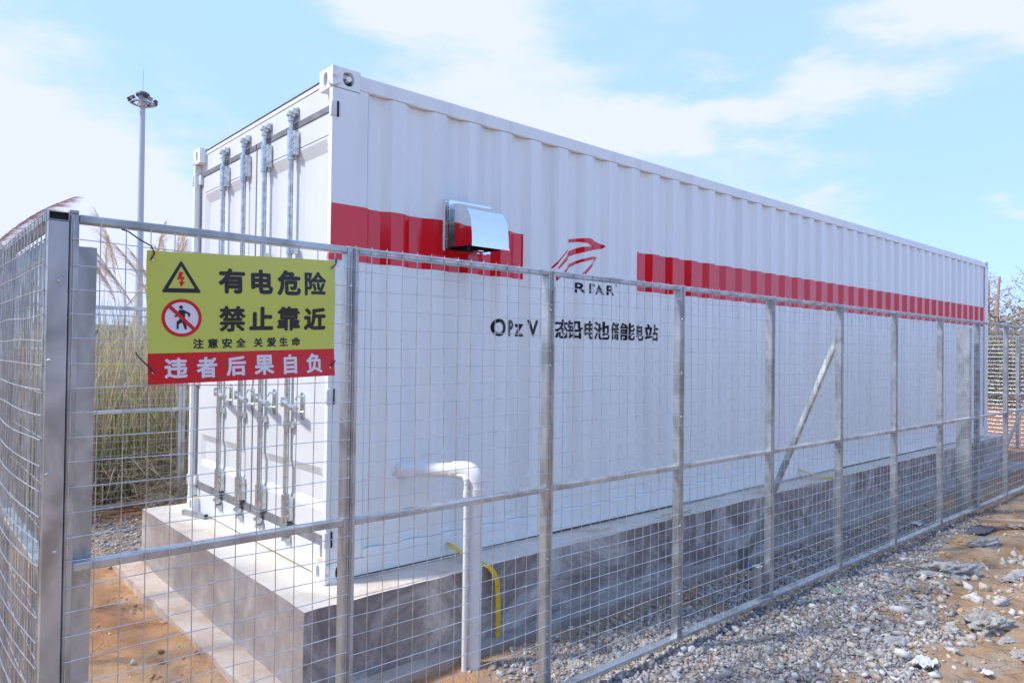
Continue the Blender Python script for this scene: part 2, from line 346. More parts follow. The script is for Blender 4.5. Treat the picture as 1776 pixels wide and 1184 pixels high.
# gravel: tens of thousands of chips
ico = bmesh.new(); bmesh.ops.create_icosphere(ico, subdivisions=1, radius=1)
IV = np.array([v.co[:] for v in ico.verts]); IF = np.array([[v.index for v in f.verts] for f in ico.faces]); ico.free()
CV = np.array([(x_, y_, z_) for x_ in (-.62, .62) for y_ in (-.62, .62) for z_ in (-.62, .62)])
CF = np.array([(0, 1, 3), (0, 3, 2), (4, 6, 7), (4, 7, 5), (0, 4, 5), (0, 5, 1), (2, 3, 7), (2, 7, 6), (0, 2, 6), (0, 6, 4), (1, 5, 7), (1, 7, 3)])
def scatter_stones(name, xs, ys, size, seed, zoff=0.25, mat=None, tints=None, kind='stuff', parent=None):
    r = np.random.default_rng(seed); n = len(xs); base = gheight(xs, ys)
    sc = size[:, None]*r.uniform(.6, 1.15, (n, 3))*np.array([1, .85, .62])
    IV, IF = CV, CF
    V = (CV[None]+r.uniform(-.42, .42, (n, 8, 3)))*sc[:, None, :]*1.05
    ax = r.normal(size=(n, 3)); ax /= np.linalg.norm(ax, axis=1)[:, None]; an = r.uniform(0, 1.2, n)
    K = np.zeros((n, 3, 3)); K[:, 0, 1] = -ax[:, 2]; K[:, 0, 2] = ax[:, 1]; K[:, 1, 0] = ax[:, 2]; K[:, 1, 2] = -ax[:, 0]; K[:, 2, 0] = -ax[:, 1]; K[:, 2, 1] = ax[:, 0]
    R = np.eye(3)[None]+np.sin(an)[:, None, None]*K+(1-np.cos(an))[:, None, None]*(K@K)
    a2 = r.uniform(0, 6.28, n); Z = np.zeros((n, 3, 3)); Z[:, 0, 0] = np.cos(a2); Z[:, 0, 1] = -np.sin(a2); Z[:, 1, 0] = np.sin(a2); Z[:, 1, 1] = np.cos(a2); Z[:, 2, 2] = 1
    V = np.einsum('nij,nkj->nki', Z@R, V)
    V[..., 0] += xs[:, None]; V[..., 1] += ys[:, None]; V[..., 2] += (base+size*zoff)[:, None]
    Fc = (IF[None]+(np.arange(n)*len(IV))[:, None, None]).reshape(-1, 3)
    pal = np.array([(.33, .32, .32), (.41, .40, .40), (.26, .25, .26), (.44, .40, .36), (.56, .55, .54), (.40, .32, .25), (.20, .195, .20)]) if tints is None else np.array(tints)
    pr = np.array([.26, .20, .13, .16, .08, .11, .06]) if tints is None else np.ones(len(pal))/len(pal)
    T = pal[r.choice(len(pal), n, p=pr)]*r.uniform(.85, 1.12, (n, 1))*np.array([1.05, 1.04, 1.03]); T = np.repeat(T, len(IV), 0)
    return obj(name, V.reshape(-1, 3), Fc, mat or M['stone'], parent, False, {'tint': T}, kind)
def samp(n, x0, x1, y0, y1, fn, seed):
    r = np.random.default_rng(seed); x = r.uniform(x0, x1, n); y = r.uniform(y0, y1, n); k = r.uniform(0, 1, n) < fn(x, y); return x[k], y[k]
nearw = lambda x, y: gravel_density(x, y)
xa, ya = samp(62000, .0, 4.6, -3.2, -.36, nearw, 1)
xb, yb = samp(22000, 4.6, 9, -3.2, -.3, nearw, 2)
xc, yc = samp(5000, -1.2, .8, 2.7, 5.0, nearw, 3)
xs = np.concatenate([xa, xb, xc]); ys = np.concatenate([ya, yb, yc])
sz = np.random.default_rng(4).gamma(2.6, .0039, len(xs)).clip(.005, .034)
scatter_stones('gravel', xs, ys, sz, 5)
# sparse loose chips on the soil
xd, yd = samp(9000, -1.4, 10, -3.3, 5, lambda x, y: .22*(1-gravel_density(x, y))*((x < -.5)+(y < -.45)+(y > 2.9) > 0)*(np.where(x < 0.2, .6, 1)), 6)
scatter_stones('loose_chips', xd, yd, np.random.default_rng(8).gamma(3, .004, len(xd)).clip(.004, .03), 9, .2,
               None, [(.55, .50, .44), (.45, .40, .36), (.62, .60, .58), (.42, .26, .15), (.50, .33, .20)])
# broken concrete rubble mixed into the edge of the gravel
xr, yr = samp(2600, 2.2, 7.2, -3.0, -1.25, lambda x, y: np.exp(-((y+1.95-.10*(x-3.2)*-1)/.42)**2)*sstep(-.12, .25, fbm(x*2.1, y*2.1, 3, 91)+.08)*.8, 26)
scatter_stones('rubble', xr, yr, np.random.default_rng(28).gamma(2.2, .011, len(xr)).clip(.008, .06), 29, .12, None, [(.50, .49, .48), (.58, .57, .56), (.42, .39, .36), (.50, .43, .35)])
# soil clods
xe, ye = samp(26000, -1.6, 9, -3.3, 5, lambda x, y: .5*(1-gravel_density(x, y))*sstep(.0, .2, fbm(x*1.5, y*1.5, 3, 50)), 16)
scatter_stones('soil_clods', xe, ye, np.random.default_rng(18).gamma(2.5, .006, len(xe)).clip(.004, .035), 19, .05,
               None, [(.42, .25, .14), (.38, .22, .12), (.46, .31, .19)])

# ------------------------------------------------------------------ concrete plinth
def slab(name, outline_fn, z0, z1, mat, parent, amp=.006, seed=0, cell=.06, jag=0.):
    """box with subdivided, slightly uneven faces; outline_fn maps (u,v in 0..1)->x,y"""
    bm = bmesh.new(); nu, nv, nw = outline_fn['n']
    def P(u, v, w):
        x, y = outline_fn['f'](u, v); z = z0+(z1-z0)*w
        return x, y, z
    grids = []
    def face(fn, a, b):
        vs = [[bm.verts.new(fn(i/a, j/b)) for j in range(b+1)] for i in range(a+1)]
        for i in range(a):
            for j in range(b): bm.faces.new((vs[i][j], vs[i+1][j], vs[i+1][j+1], vs[i][j+1]))
    face(lambda a, b: P(a, 0, b), nu, nw); face(lambda a, b: P(1-a, 1, b), nu, nw)
    face(lambda a, b: P(0, 1-a, b), nv, nw); face(lambda a, b: P(1, a, b), nv, nw)
    face(lambda a, b: P(a, b, 1), nu, nv)
    bmesh.ops.remove_doubles(bm, verts=bm.verts, dist=1e-4)
    X = np.array([v.co[:] for v in bm.verts])
    d1 = fbm(X[:, 0]*3+X[:, 2]*5, X[:, 1]*3-X[:, 2]*4, 4, seed)*2; d2 = fbm(X[:, 0]*5+7, X[:, 1]*5+X[:, 2]*3, 4, seed+5)*2
    tops = X[:, 2] > z1-1e-4
    cen = X.mean(0)
    on_y = (np.abs(X[:, 1]-X[:, 1].min()) < .15) | (np.abs(X[:, 1]-X[:, 1].max()) < .15)
    rough = fbm(X[:, 0]*14+X[:, 2]*9, X[:, 1]*14, 3, seed+9)*2
    for i, v in enumerate(bm.verts):
        v.co.y += amp*d1[i]+(jag*rough[i]*(on_y[i] and tops[i])); v.co.x += amp*d2[i]
        v.co.z += (.5*amp*d2[i] if tops[i] else 0)
        if tops[i] and on_y[i]: v.co.z -= abs(jag*rough[i])*.6
    bmesh.ops.recalc_face_normals(bm, faces=bm.faces)
    mb = MB().bm(bm); return mb.done(name, mat, parent, True)
pl = thing('concrete_plinth', (-.26, -.29, -.5), 'long low stained concrete plinth carrying the white container', 'plinth')
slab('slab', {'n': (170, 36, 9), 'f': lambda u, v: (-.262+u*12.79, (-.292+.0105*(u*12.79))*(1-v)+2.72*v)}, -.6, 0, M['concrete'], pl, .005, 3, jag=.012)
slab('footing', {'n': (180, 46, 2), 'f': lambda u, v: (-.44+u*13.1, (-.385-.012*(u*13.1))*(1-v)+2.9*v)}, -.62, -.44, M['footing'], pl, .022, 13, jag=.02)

# ------------------------------------------------------------------ shipping container
L, W, H = 12.192, 2.438, 2.95
ct = thing('shipping_container', (0, 0, 0), 'long white shipping container with a red stripe, standing on the concrete plinth', 'shipping container')
# corrugation profile along x (depth behind the y=0 face)
D = .036
prof = [(.236, .006), (.262, .030), (.345, D), (.400, .003), (.487, .003)]
for k in range(41):
    e = .71+.2808*k
    prof += [(e-.063, D), (e, .003), (e+.088, .003)] if k == 0 else [(e-.2808+.088+.060, D), (e-.063, D), (e, .003), (e+.088, .003)]
prof.insert(5, (.55, D))
PX = np.array([p[0] for p in prof]+[12.20]); PY = np.array([p[1] for p in prof]+[.003])
PX = np.insert(PX, 0, [0., .2355]); PY = np.insert(PY, 0, [0., 0.])
o_ = np.argsort(PX, kind='stable'); PX = PX[o_]; PY = PY[o_]
def pdepth(x): return float(np.interp(x, PX, PY))
Z0, Z1 = .165, 2.845
core = [(x, y) for x, y in zip(PX, PY) if .236 <= x <= 12.02]
for nm, yf, lab in (('side_panel', lambda d: d, None), ('side_panel', lambda d: W-d, None)):
    vs = []; fs = []
    for i, (x, d) in enumerate(core): vs += [(x, yf(d), Z0), (x, yf(d), Z1)]
    for i in range(len(core)-1): fs.append((2*i, 2*i+2, 2*i+3, 2*i+1))
    MB().add(vs, fs).done(nm, M['white'], ct)
# rails, posts
for y0, y1 in ((0.0, .06), (W-.06, W)):
    MB().box((.179, y0, 2.847), (L-.179, y1, 2.933), .004).done('top_rail', M['white'], ct)
    b = MB().box((.2365, y0+.002, .018), (L-.179, y1-.002, .163), .003).box((.179, y0+.006, .018), (.2375, y1-.006, .118))
    b.done('bottom_rail', M['white'], ct)
MB().box((.05, .03, 2.90), (L-.03, W-.03, 2.925)).done('roof', M['white'], ct)
vs = []; fs = []
yy = np.linspace(.16, W-.16, 35)
for i, y in enumerate(yy): vs += [(L-.02-.036*(i % 4 in (1, 2)), y, .16), (L-.02-.036*(i % 4 in (1, 2)), y, 2.84)]
for i in range(len(yy)-1): fs.append((2*i, 2*i+1, 2*i+3, 2*i+2))
MB().add(vs, fs).done('end_panel', M['white'], ct)
MB().box((L-.06, .162, 2.84), (L, W-.162, 2.93)).done('end_rail', M['white'], ct)
MB().box((L-.06, .162, .02), (L, W-.162, .16)).done('end_rail', M['white'], ct)
MB().box((.1, .08, .06), (L-.08, W-.08, .12)).done('floor', M['dark'], ct)
# near corner posts: hollow J section whose side face is 0.235 wide
def post(y0, s):
    b = MB(); zz0, zz1 = .120, 2.830
    Y = lambda d: y0+s*d
    b.box((0.002, min(Y(.002), Y(.045)), zz0), (.235, max(Y(.002), Y(.045)), zz1), .006)
    b.box((.179, min(Y(.004), Y(.04)), 2.80), (.2345, max(Y(.004), Y(.04)), 2.8465))
    b.box((.06, min(Y(.047), Y(.09)), zz0), (.12, max(Y(.047), Y(.09)), zz1))
    return b
post(0, 1).done('corner_post', M['white'], ct); post(W, -1).done('corner_post', M['white'], ct)
for y0 in (0, W-.15): MB().box((L-.17, y0+.001, .12), (L-.001, y0+.149, 2.83), .006).done('corner_post', M['white'], ct)
# corner castings with their oval holes
def plate_hole(b, P, w, h, cx, cy, rx, ry, t, n=24):
    """rectangular plate w x h with an oval hole; P(u,v,t) -> xyz, t = depth inwards"""
    angs = sorted([2*math.pi*k/n for k in range(n)]+[math.atan2(sy*(h/2)-(cy-h/2), sx*(w/2)-(cx-w/2)) % (2*math.pi) for sx in (-1, 1) for sy in (-1, 1)])
    O = []; I = []
    for a in angs:
        ca, sa = math.cos(a), math.sin(a)
        ts = [((w-cx)/ca if ca > 0 else -cx/ca) if abs(ca) > 1e-9 else 1e9, ((h-cy)/sa if sa > 0 else -cy/sa) if abs(sa) > 1e-9 else 1e9]
        tt = min(ts); O.append((cx+ca*tt, cy+sa*tt))
        k = 1/((abs(ca)/rx)**2.6+(abs(sa)/ry)**2.6)**(1/2.6); I.append((cx+ca*k, cy+sa*k))
    m_ = len(angs); v = [P(*o, 0) for o in O]+[P(*i, 0) for i in I]+[P(*i, t) for i in I]
    f = []
    for i in range(m_):
        j = (i+1) % m_; f += [(i, j, m_+j, m_+i), (m_+i, m_+j, 2*m_+j, 2*m_+i)]
    b.add(v, f)
def casting(cx, cy, z0, sx, sy):
    b = MB(); lx, ly, lz = .178, .162, .118
    X = lambda u: cx+sx*u; Yf = lambda u: cy+sy*u
    plate_hole(b, lambda u, v, t: (X(u), Yf(t), z0+v), lx, lz, .100, .059, .036, .040 if z0 > 1 else .044, .03)      # side face
    plate_hole(b, lambda u, v, t: (X(t), Yf(u), z0+v), ly, lz, .088, .059, .024, .040, .03)      # end face
    v = [(X(0), Yf(0), z0), (X(lx), Yf(0), z0), (X(lx), Yf(ly), z0), (X(0), Yf(ly), z0)]; v += [(a, b_, z0+lz) for a, b_, _ in v]
    b.add(v, [(0, 1, 2, 3), (4, 5, 6, 7), (1, 2, 6, 5), (2, 3, 7, 6)])
    bm = bmesh.new(); vv = [bm.verts.new(p) for p in b.v]
    for f in b.f:
        try: bm.faces.new([vv[i] for i in f])
        except ValueError: pass
    bmesh.ops.remove_doubles(bm, verts=bm.verts, dist=1e-5)
    bmesh.ops.recalc_face_normals(bm, faces=bm.faces)
    zt = z0+lz if z0 > 1 else z0
    es = [e for e in bm.edges if (abs(e.verts[0].co.x-X(0)) < 1e-4 and abs(e.verts[1].co.x-X(0)) < 1e-4 and abs(e.verts[0].co.y-Yf(0)) < 1e-4 and abs(e.verts[1].co.y-Yf(0)) < 1e-4)
          or (abs(e.verts[0].co.z-zt) < 1e-4 and abs(e.verts[1].co.z-zt) < 1e-4 and all(abs(v_.co.x-X(0)) < 1e-4 or abs(v_.co.y-Yf(0)) < 1e-4 for v_ in e.verts) and len(e.link_faces) == 2 and abs(e.link_faces[0].normal.dot(e.link_faces[1].normal)) < .5)]
    bmesh.ops.bevel(bm, geom=es, offset=.012, segments=3, profile=.5, affect='EDGES')
    return MB().bm(bm)
for cx, sx in ((0, 1), (L, -1)):
    for cy, sy in ((0, 1), (W, -1)):
        for z0 in (0.0, H-.118):
            casting(cx, cy, z0, sx, sy).done('corner_casting', M['white'], ct, True)
# bolt inside the near top casting, rust on lower casting
MB().tube([(.105, .0, 2.893), (.115, .09, 2.888)], .012, 10).tube([(.104, -.002, 2.893), (.106, .010, 2.892)], .017, 6).done('bolt', M['white'], ct)
for yy_ in (.105, W-.105): MB().box((.006, yy_-.05, .1185), (.05, yy_+.03, .1205)).done('rust_patch', M['rust'], ct)
# door frame
XD = .055
b = MB().box((XD, .046, 2.765), (XD+.05, W-.046, 2.928), .003); b.done('door_header', M['door'], ct)
MB().box((XD-.010, .165, 2.9285), (XD+.06, W-.165, 2.9345)).done('header_lip', M['rubber'], ct)
MB().box((XD-.006, .163, .010), (XD+.06, W-.163, .186), .003).done('door_sill', M['door'], ct)
MB().box((XD+.040, .05, .17), (XD+.055, W-.05, 2.78)).done('door_backing', M['rubber'], ct)
# doors
def make_door(ya, yb, rods, hinge_y, hdir):
    zb, zt = .245, 2.725
    recs = [(.66, zt-.155-.0, 1.33), ]
    def depth(y, z):
        best = 0.
        for (r0, r1, st, sb) in ((1.30, 2.575, .07, .05), (.385, .635, .055, .05)):
            t = min((y-ya-.095)/.05, (yb-.095-y)/.05, (r1-z)/st, (z-r0)/sb)
            t = max(0., min(1., t))
            for ry in rods:           # the pressing is shallower behind each lock rod
                q = max(0., min(1., (abs(y-ry)-.045)/.05)); t = t*(.45+.55*q)
            best = max(best, t)
        return best*.026
    ys_ = sorted(set([round(v, 4) for v in list(np.linspace(ya, yb, 40))+[ya+.095, ya+.145, yb-.095, yb-.145]+[r+k for r in rods for k in (-.095, -.045, .045, .095)]]))
    zs_ = sorted(set([round(v, 4) for v in list(np.linspace(zb, zt, 14))+[2.575, 2.505, 1.30, 1.35, .385, .435, .58, .635]]))
    vs = [(XD+depth(y, z), y, z) for y in ys_ for z in zs_]; n = len(zs_)
    fs = [(i*n+j, i*n+j+1, (i+1)*n+j+1, (i+1)*n+j) for i in range(len(ys_)-1) for j in range(n-1)]
    b = MB().add(vs, fs)
    b.box((XD+.001, ya-.0015, zb-.001), (XD+.039, ya+.012, zt)); b.box((XD+.001, yb-.012, zb), (XD+.039, yb+.0015, zt))
    b.box((XD+.001, ya, zt-.012), (XD+.039, yb, zt+.001)); b.box((XD+.001, ya, zb-.001), (XD+.039, yb, zb+.012))
    d = b.done('door', M['door'], ct)
    # gasket strips round the leaf
    g = MB().box((XD-.006, ya-.002, zt+.002), (XD+.03, yb+.002, zt+.038)).box((XD-.006, ya-.002, zb-.058), (XD+.03, yb+.002, zb-.003))
    inner = yb if hdir < 0 else ya
    g.box((XD-.008, inner-.017, zb-.002), (XD+.02, inner+.009, zt+.001)); g.done('gasket', M['rubber'], d)
    if hdir > 0: MB().box((XD-.002, yb+.003, zb), (XD+.02, yb+.02, zt)).done('gasket', M['rubber'], d)
    # narrow raised plate line at the top of the pressing
    MB().box((XD-.0018, ya+.095, 2.592), (XD+.002, yb-.095, 2.595)).done('seam', M['rubber'], d)
    for ry in rods:
        x = XD-.030
        r = MB().tube([(x, ry, .215), (x, ry, 2.775)], .017, 14, True); r.done('lock_rod', M['zinc'], d, True)
        # cam ends
        for zc, s in ((2.800, 1), (.175, -1)):
            c_ = MB().tube([(x, ry, zc-.03*s), (x, ry, zc-.012*s)], .023, 12).tube([(x, ry, zc-.010*s), (x, ry, zc+.002*s)], .019, 12)
            c_.box((x-.030, ry-.028, zc+.002), (x+.012, ry-.012, zc+.022)).box((x-.026, ry+.004, zc+.004), (x+.016, ry+.024, zc+.020)).box((x-.012, ry-.026, zc-.006), (x+.010, ry+.030, zc+.008))
            c_.done('cam', M['zinc'], d)
        # long top and bottom bearing brackets
        for zc in (2.625, .335):
            c_ = MB().tube([(x, ry, zc-.085), (x, ry, zc+.085)], .025, 14).box((x-.004, ry-.062, zc-.075), (XD-.001, ry-.022, zc+.075), .004)
            for k in (-.045, 0, .045): c_.tube([(x-.010, ry-.045, zc+k), (x+.004, ry-.045, zc+k)], .009, 6)
            c_.tube([(x, ry, zc-.100), (x, ry, zc-.088)], .028, 12)
            c_.done('rod_bearing', M['zinc'], d)
        for zc in (1.95, .86):
            c_ = MB().tube([(x, ry, zc-.022), (x, ry, zc+.022)], .022, 12).box((x-.003, ry-.060, zc-.022), (XD-.001, ry-.015, zc+.022), .003)
            c_.tube([(x-.008, ry-.045, zc), (x+.004, ry-.045, zc)], .009, 6); c_.done('rod_guide', M['zinc'], d)
        # handle, its hub on the rod and the catch plate
        zh = 1.00+.0*ry; s = -1
        c_ = MB().tube([(x-.028, ry-.005, zh+.03), (x-.030, ry-.005, zh-.03)], .014, 10).box((x-.034, ry-.018, zh-.026), (x-.002, ry+.016, zh+.024), .004); c_.done('handle_hub', M['zinc'], d)
        ye = ry-.235
        c_ = MB().tube([(x-.028, ry, zh), (x-.034, ry-.06, zh-.004), (x-.040, ry-.12, zh-.016), (x-.044, ry-.18, zh-.022), (x-.050, ye, zh-.026)], [.014, .014, .015, .021, .020], 10)
        c_.done('handle', M['zinc'], d, True)
        yc_ = ry-.165
        c_ = MB(); pts = [(math.cos(a)*.027, math.sin(a)*.027+(.060 if math.sin(a) > 0 else -.055)) for a in np.linspace(0, 2*math.pi, 20, endpoint=False)]
        c_.prism(pts, lambda a, b_, t: (XD-t, yc_+a, zh-.02+b_), .001, .007)
        c_.tube([(XD-.004, yc_, zh+.035), (XD-.035, yc_+.004, zh+.045), (XD-.045, yc_+.01, zh+.02)], .007, 8).tube([(XD-.004, yc_, zh-.055), (XD-.05, yc_, zh-.06), (XD-.062, yc_, zh-.03)], .008, 8)
        c_.tube([(XD-.018, yc_, zh-.06), (XD-.006, yc_, zh-.06)], .012, 10)
        c_.done('handle_catch', M['zinc'], d)
    for zh in (2.705, 1.865, 1.065, .255):
        h = MB()
        y0_, y1_ = sorted((hinge_y, hinge_y+hdir*.10))
        y2_, y3_ = sorted((hinge_y-hdir*.004, hinge_y+hdir*.022))
        h.box((-.006, y2_, zh-.043), (.029, y3_, zh+.043), .006); h.box((.030, y0_, zh-.040), (XD+.002, y1_, zh+.040), .004)
        h.done('hinge', M['door'] if zh != 1.865 or hdir < 0 else M['door'], d, True)
        s_ = MB().box((.0305, min(hinge_y-hdir*.0015, hinge_y+hdir*.02), zh-.045), (.043, max(hinge_y-hdir*.0015, hinge_y+hdir*.02), zh+.045)); s_.done('hinge_slot_shade', M['dark'], d)  # dark box painting the shade of the post cut-out at each hinge
    return d
make_door(.052, 1.214, (.595, 1.015), 0.0, 1)
make_door(1.236, W-.052, (1.385, 1.80), W, -1)
MB().box((-.0075, -.0056, 1.842), (-.0062, .018, 1.88)).box((-.0062, -.0062, 1.842), (.028, -.0050, 1.88)).done('red_hinge_wrap', M['red'], ct)
for ry in (.595, 1.015, 1.385, 1.80):
    for zc in (2.83, .135):
        b = MB().box((XD-.012, ry-.05, zc-.028), (XD-.0065, ry+.05, zc+.028), .002).box((XD-.036, ry-.044, zc-.016), (XD-.010, ry-.032, zc+.016)).box((XD-.036, ry+.028, zc-.016), (XD-.010, ry+.042, zc+.016))
        b.tube([(XD-.030, ry-.038, zc+.0), (XD-.030, ry+.038, zc)], .006, 8); b.done('cam_keeper', M['zinc'], ct)

# ---- vinyl film that follows the corrugations
def conform(name, bm, mat, parent, eps=.0016):
    xs_ = [v.co.x for v in bm.verts]; lo, hi = min(xs_), max(xs_)
    for px in PX:
        if lo+1e-4 < px < hi-1e-4:
            bmesh.ops.bisect_plane(bm, geom=bm.verts[:]+bm.edges[:]+bm.faces[:], dist=1e-6, plane_co=(float(px), 0, 0), plane_no=(1, 0, 0))
    for v in bm.verts: v.co.y = pdepth(v.co.x)-eps
    for f in bm.faces:
        f.normal_update()
        if f.normal.y > 0: f.normal_flip()
    return MB().bm(bm).done(name, mat, parent)
def poly_bm(pts):
    bm = bmesh.new(); f = bm.faces.new([bm.verts.new((x, 0, z)) for x, z in pts]); bmesh.ops.triangulate(bm, faces=[f], ngon_method='EAR_CLIP'); return bm
for x0_, x1_ in ((.0035, 1.503), (2.748, 12.165)):
    for z0_, z1_ in ((1.925, 2.166), (1.845, 1.886)):
        conform('red_stripe', poly_bm([(x0_, z0_), (x1_, z0_), (x1_, z1_), (x0_, z1_)]), M['red'], ct)
def glyph(ch, bold=0.0):
    c = bpy.data.curves.new('glyph', 'FONT'); c.body = ch; c.offset = bold; c.resolution_u = 4
    o = bpy.data.objects.new('glyph', c); COL.objects.link(o); bpy.context.view_layer.update()
    me = bpy.data.meshes.new_from_object(o.evaluated_get(bpy.context.evaluated_depsgraph_get()))
    V = np.array([v.co[:2] for v in me.vertices]); Fs = [tuple(p.vertices) for p in me.polygons]
    bpy.data.objects.remove(o); bpy.data.curves.remove(c); bpy.data.meshes.remove(me)
    V = (V-V.min(0))/(V.max(0)-V.min(0)); return V, Fs
def shifts(k): return [(0, 0), (k, 0), (-k, 0), (0, k), (0, -k), (k*.7, k*.7), (-k*.7, k*.7), (k*.7, -k*.7), (-k*.7, -k*.7)]
def conform_glyph(ch, x0, x1, z0, z1, k):
    V, Fs = glyph(ch); w_ = x1-x0-2*k; h_ = z1-z0-2*k; tot_ = MB()
    for j, (ax_, az_) in enumerate(shifts(k)):
        o = conform('tmp', glyph_bm(V, Fs, x0+k+ax_, x0+k+ax_+w_, z0+k+az_, z0+k+az_+h_), M['black'], ct, .0016+.00012*j)
        tot_.add([v.co[:] for v in o.data.vertices], [tuple(p.vertices) for p in o.data.polygons]); me = o.data; bpy.data.objects.remove(o); bpy.data.meshes.remove(me)
    tot_.done('letter', M['black'], ct)
def glyph_bm(V, Fs, x0, x1, z0, z1):
    bm = bmesh.new()
    vs = [bm.verts.new((x0+(x1-x0)*a, 0, z0+(z1-z0)*b_)) for a, b_ in V]
    for f in Fs:
        try: bm.faces.new([vs[i] for i in f])
        except ValueError: pass
    return bm
zA, zB = 1.434, 1.576
for ch, cx_, w_, h0, h1, bd in [('O', 1.270, .112, 1.436, 1.556, .02), ('P', 1.388, .072, 1.438, 1.552, .02), ('z', 1.473, .070, 1.439, 1.528, .02), ('V', 1.584, .10, 1.440, 1.558, .02),
                       ('固', 1.757, .100, zA, zB, .016), ('态', 1.886, .146, zA, zB, .016), ('铅', 2.036, .142, zA, zB, .016), ('电', 2.190, .135, zA, zB, .016), ('池', 2.340, .146, zA, zB, .016),
                       ('储', 2.497, .142, zA, zB, .016), ('能', 2.655, .146, zA, zB, .016), ('电', 2.815, .135, zA, zB, .016), ('站', 2.967, .146, zA, zB, .016)]:
    conform_glyph(ch, cx_-w_/2, cx_+w_/2, h0, h1, bd*.24)
for ch, x0, x1 in [('R', 2.045, 2.125), ('I', 2.172, 2.194), ('T', 2.208, 2.272), ('A', 2.280, 2.362), ('R', 2.380, 2.461)]:
    conform_glyph(ch, x0, x1, 1.786, 1.863, .0028)
conform_glyph('®', 2.480, 2.512, 1.852, 1.884, .0002)
EMB = [[(1.961, 2.181), (2.064, 2.199), (2.166, 2.21), (2.248, 2.204), (2.363, 2.179), (2.370, 2.168), (2.348, 2.151), (2.242, 2.13), (2.196, 2.150), (2.152, 2.170), (2.065, 2.173), (1.961, 2.157)],
       [(2.2405, 2.1295), (2.138, 2.105), (2.038, 2.075), (1.967, 2.05), (1.892, 1.988), (1.842, 1.946), (1.828, 1.951), (1.898, 2.022), (1.964, 2.087), (2.009, 2.108), (2.094, 2.137), (2.1945, 2.1495)],
       [(1.952, 2.11), (1.925, 2.09), (1.85, 2.022), (1.78, 1.951), (1.797, 1.948), (1.871, 2.026), (1.945, 2.099)],
       [(2.300, 2.078), (2.227, 2.078), (2.096, 2.044), (1.975, 1.995), (1.91, 1.946), (1.818, 1.883), (1.819, 1.856), (1.866, 1.887), (1.941, 1.948), (1.996, 1.979), (2.096, 2.021), (2.198, 2.047), (2.265, 2.060)],
       [(2.262, 2.057), (2.228, 2.038), (2.112, 1.946), (2.092, 1.925), (2.128, 1.925), (2.152, 1.949), (2.251, 2.035), (2.292, 2.068)]]
for e in EMB: conform('emblem', poly_bm(e), M['red'], ct)

# ---- vent hood
hood = MB(); prof2 = [(-.050, 1.992)]
arc = [(-.262, 1.987), (-.262, 2.030), (-.258, 2.075)]
for a in np.linspace(0, 1, 9):
    t = a*math.pi/2; arc.append((-.095-.160*math.cos(t), 2.095+.170*math.sin(t)))
arc += [(-.050, 2.268)]
X0h, X1h = .815, 1.115; t_ = .0015
vs = [(X0h, y, z) for y, z in arc]+[(X1h, y, z) for y, z in arc]; n = len(arc)
hood.add(vs, [(i, i+1, n+i+1, n+i) for i in range(n-1)])
ho = hood.done('vent_hood', M['steel'], ct, True)
for xx in (X0h-.0005, X1h+.0005):
    poly = [(xx, y, z) for y, z in arc]+[(xx, -.050, 1.992)]; MB().add(poly, [tuple(range(len(poly)))]).done('hood_cheek', M['steel'], ho)
MB().box((X0h-.004, -.266, 1.980), (X1h+.004, -.262, 1.992)).done('hood_lip', M['steel'], ho)
MB().box((X0h+.10, -.20, 1.965), (X0h+.145, -.14, 1.990)).done('hood_bracket', M['steel'], ho)
MB().box((X0h+.005, -.045, 2.0), (X1h-.005, -.012, 2.255)).done('hood_throat', M['dark'], ho)
fl = MB().box((X0h-.022, -.052, 1.978), (X1h+.02, -.0465, 2.292)).box((X0h-.022, -.012, 1.978), (X1h+.02, .003, 2.292))
fl.done('hood_flange', M['steel'], ho)
fl = MB()
for zc in (2.045, 2.145, 2.235): fl.tube([(X0h-.018, -.049, zc), (X0h-.018, -.004, zc)], .004, 6)
fl.tube([(X0h-.02, -.028, 1.985), (X0h-.02, -.028, 2.285)], .003, 6); fl.done('flange_bolt', M['zinc'], ho)
sl_ = MB().tube([(X0h-.024, -.004, 1.974), (X0h-.026, -.006, 2.13), (X0h-.024, -.004, 2.297), (.96, -.006, 2.301), (X1h+.02, -.004, 2.296)], .009, 8); sl_.done('sealant_bead', M['sealant'], ho)

# ------------------------------------------------------------------ drain pipe, straps
pp = thing('drain_pipe', (.68, -.455, -.5), 'white plastic drain pipe bending from the container side down into the ground', 'pipe')
MB().tube([(.495, .035, .600), (.50, -.02, .602), (.655, -.385, .640)], .043, 24).done('pipe_run', M['pvc'], pp, True)
def arcpts(c0, p0, p1, n=8):
    c0, p0, p1 = Vector(c0), Vector(p0), Vector(p1); out = []
    for i in range(n+1):
        t = i/n; a = p0.lerp(c0, t); b_ = c0.lerp(p1, t); out.append(a.lerp(b_, t))
    return out
MB().tube([(.638, -.345, .636), (.652, -.380, .639)]+arcpts((.695, -.480, .655), (.660, -.398, .642), (.695, -.480, .552))+[(.695, -.480, .515)], [.050]*2+[.0485]*9+[.050], 24).done('elbow', M['pvc'], pp, True)
MB().tube([(.695, -.480, .545), (.695, -.480, .500)], .053, 24).done('socket_ring', M['pvc'], pp, True)
MB().tube([(.695, -.480, .52), (.694, -.478, -.53)], .043, 24).done('downpipe', M['pvc'], pp, True)
MB().tube([(.628, -.480, .590), (.627, -.480, -.53)], .0155, 14).tube([(.628, -.480, .50), (.628, -.480, .535)], .0195, 14).tube([(.628, -.480, .590), (.64, -.44, .615), (.60, -.30, .615)], .0155, 12).done('thin_pipe', M['pvc'], pp, True)
bm = bmesh.new(); bmesh.ops.create_icosphere(bm, subdivisions=3, radius=1)
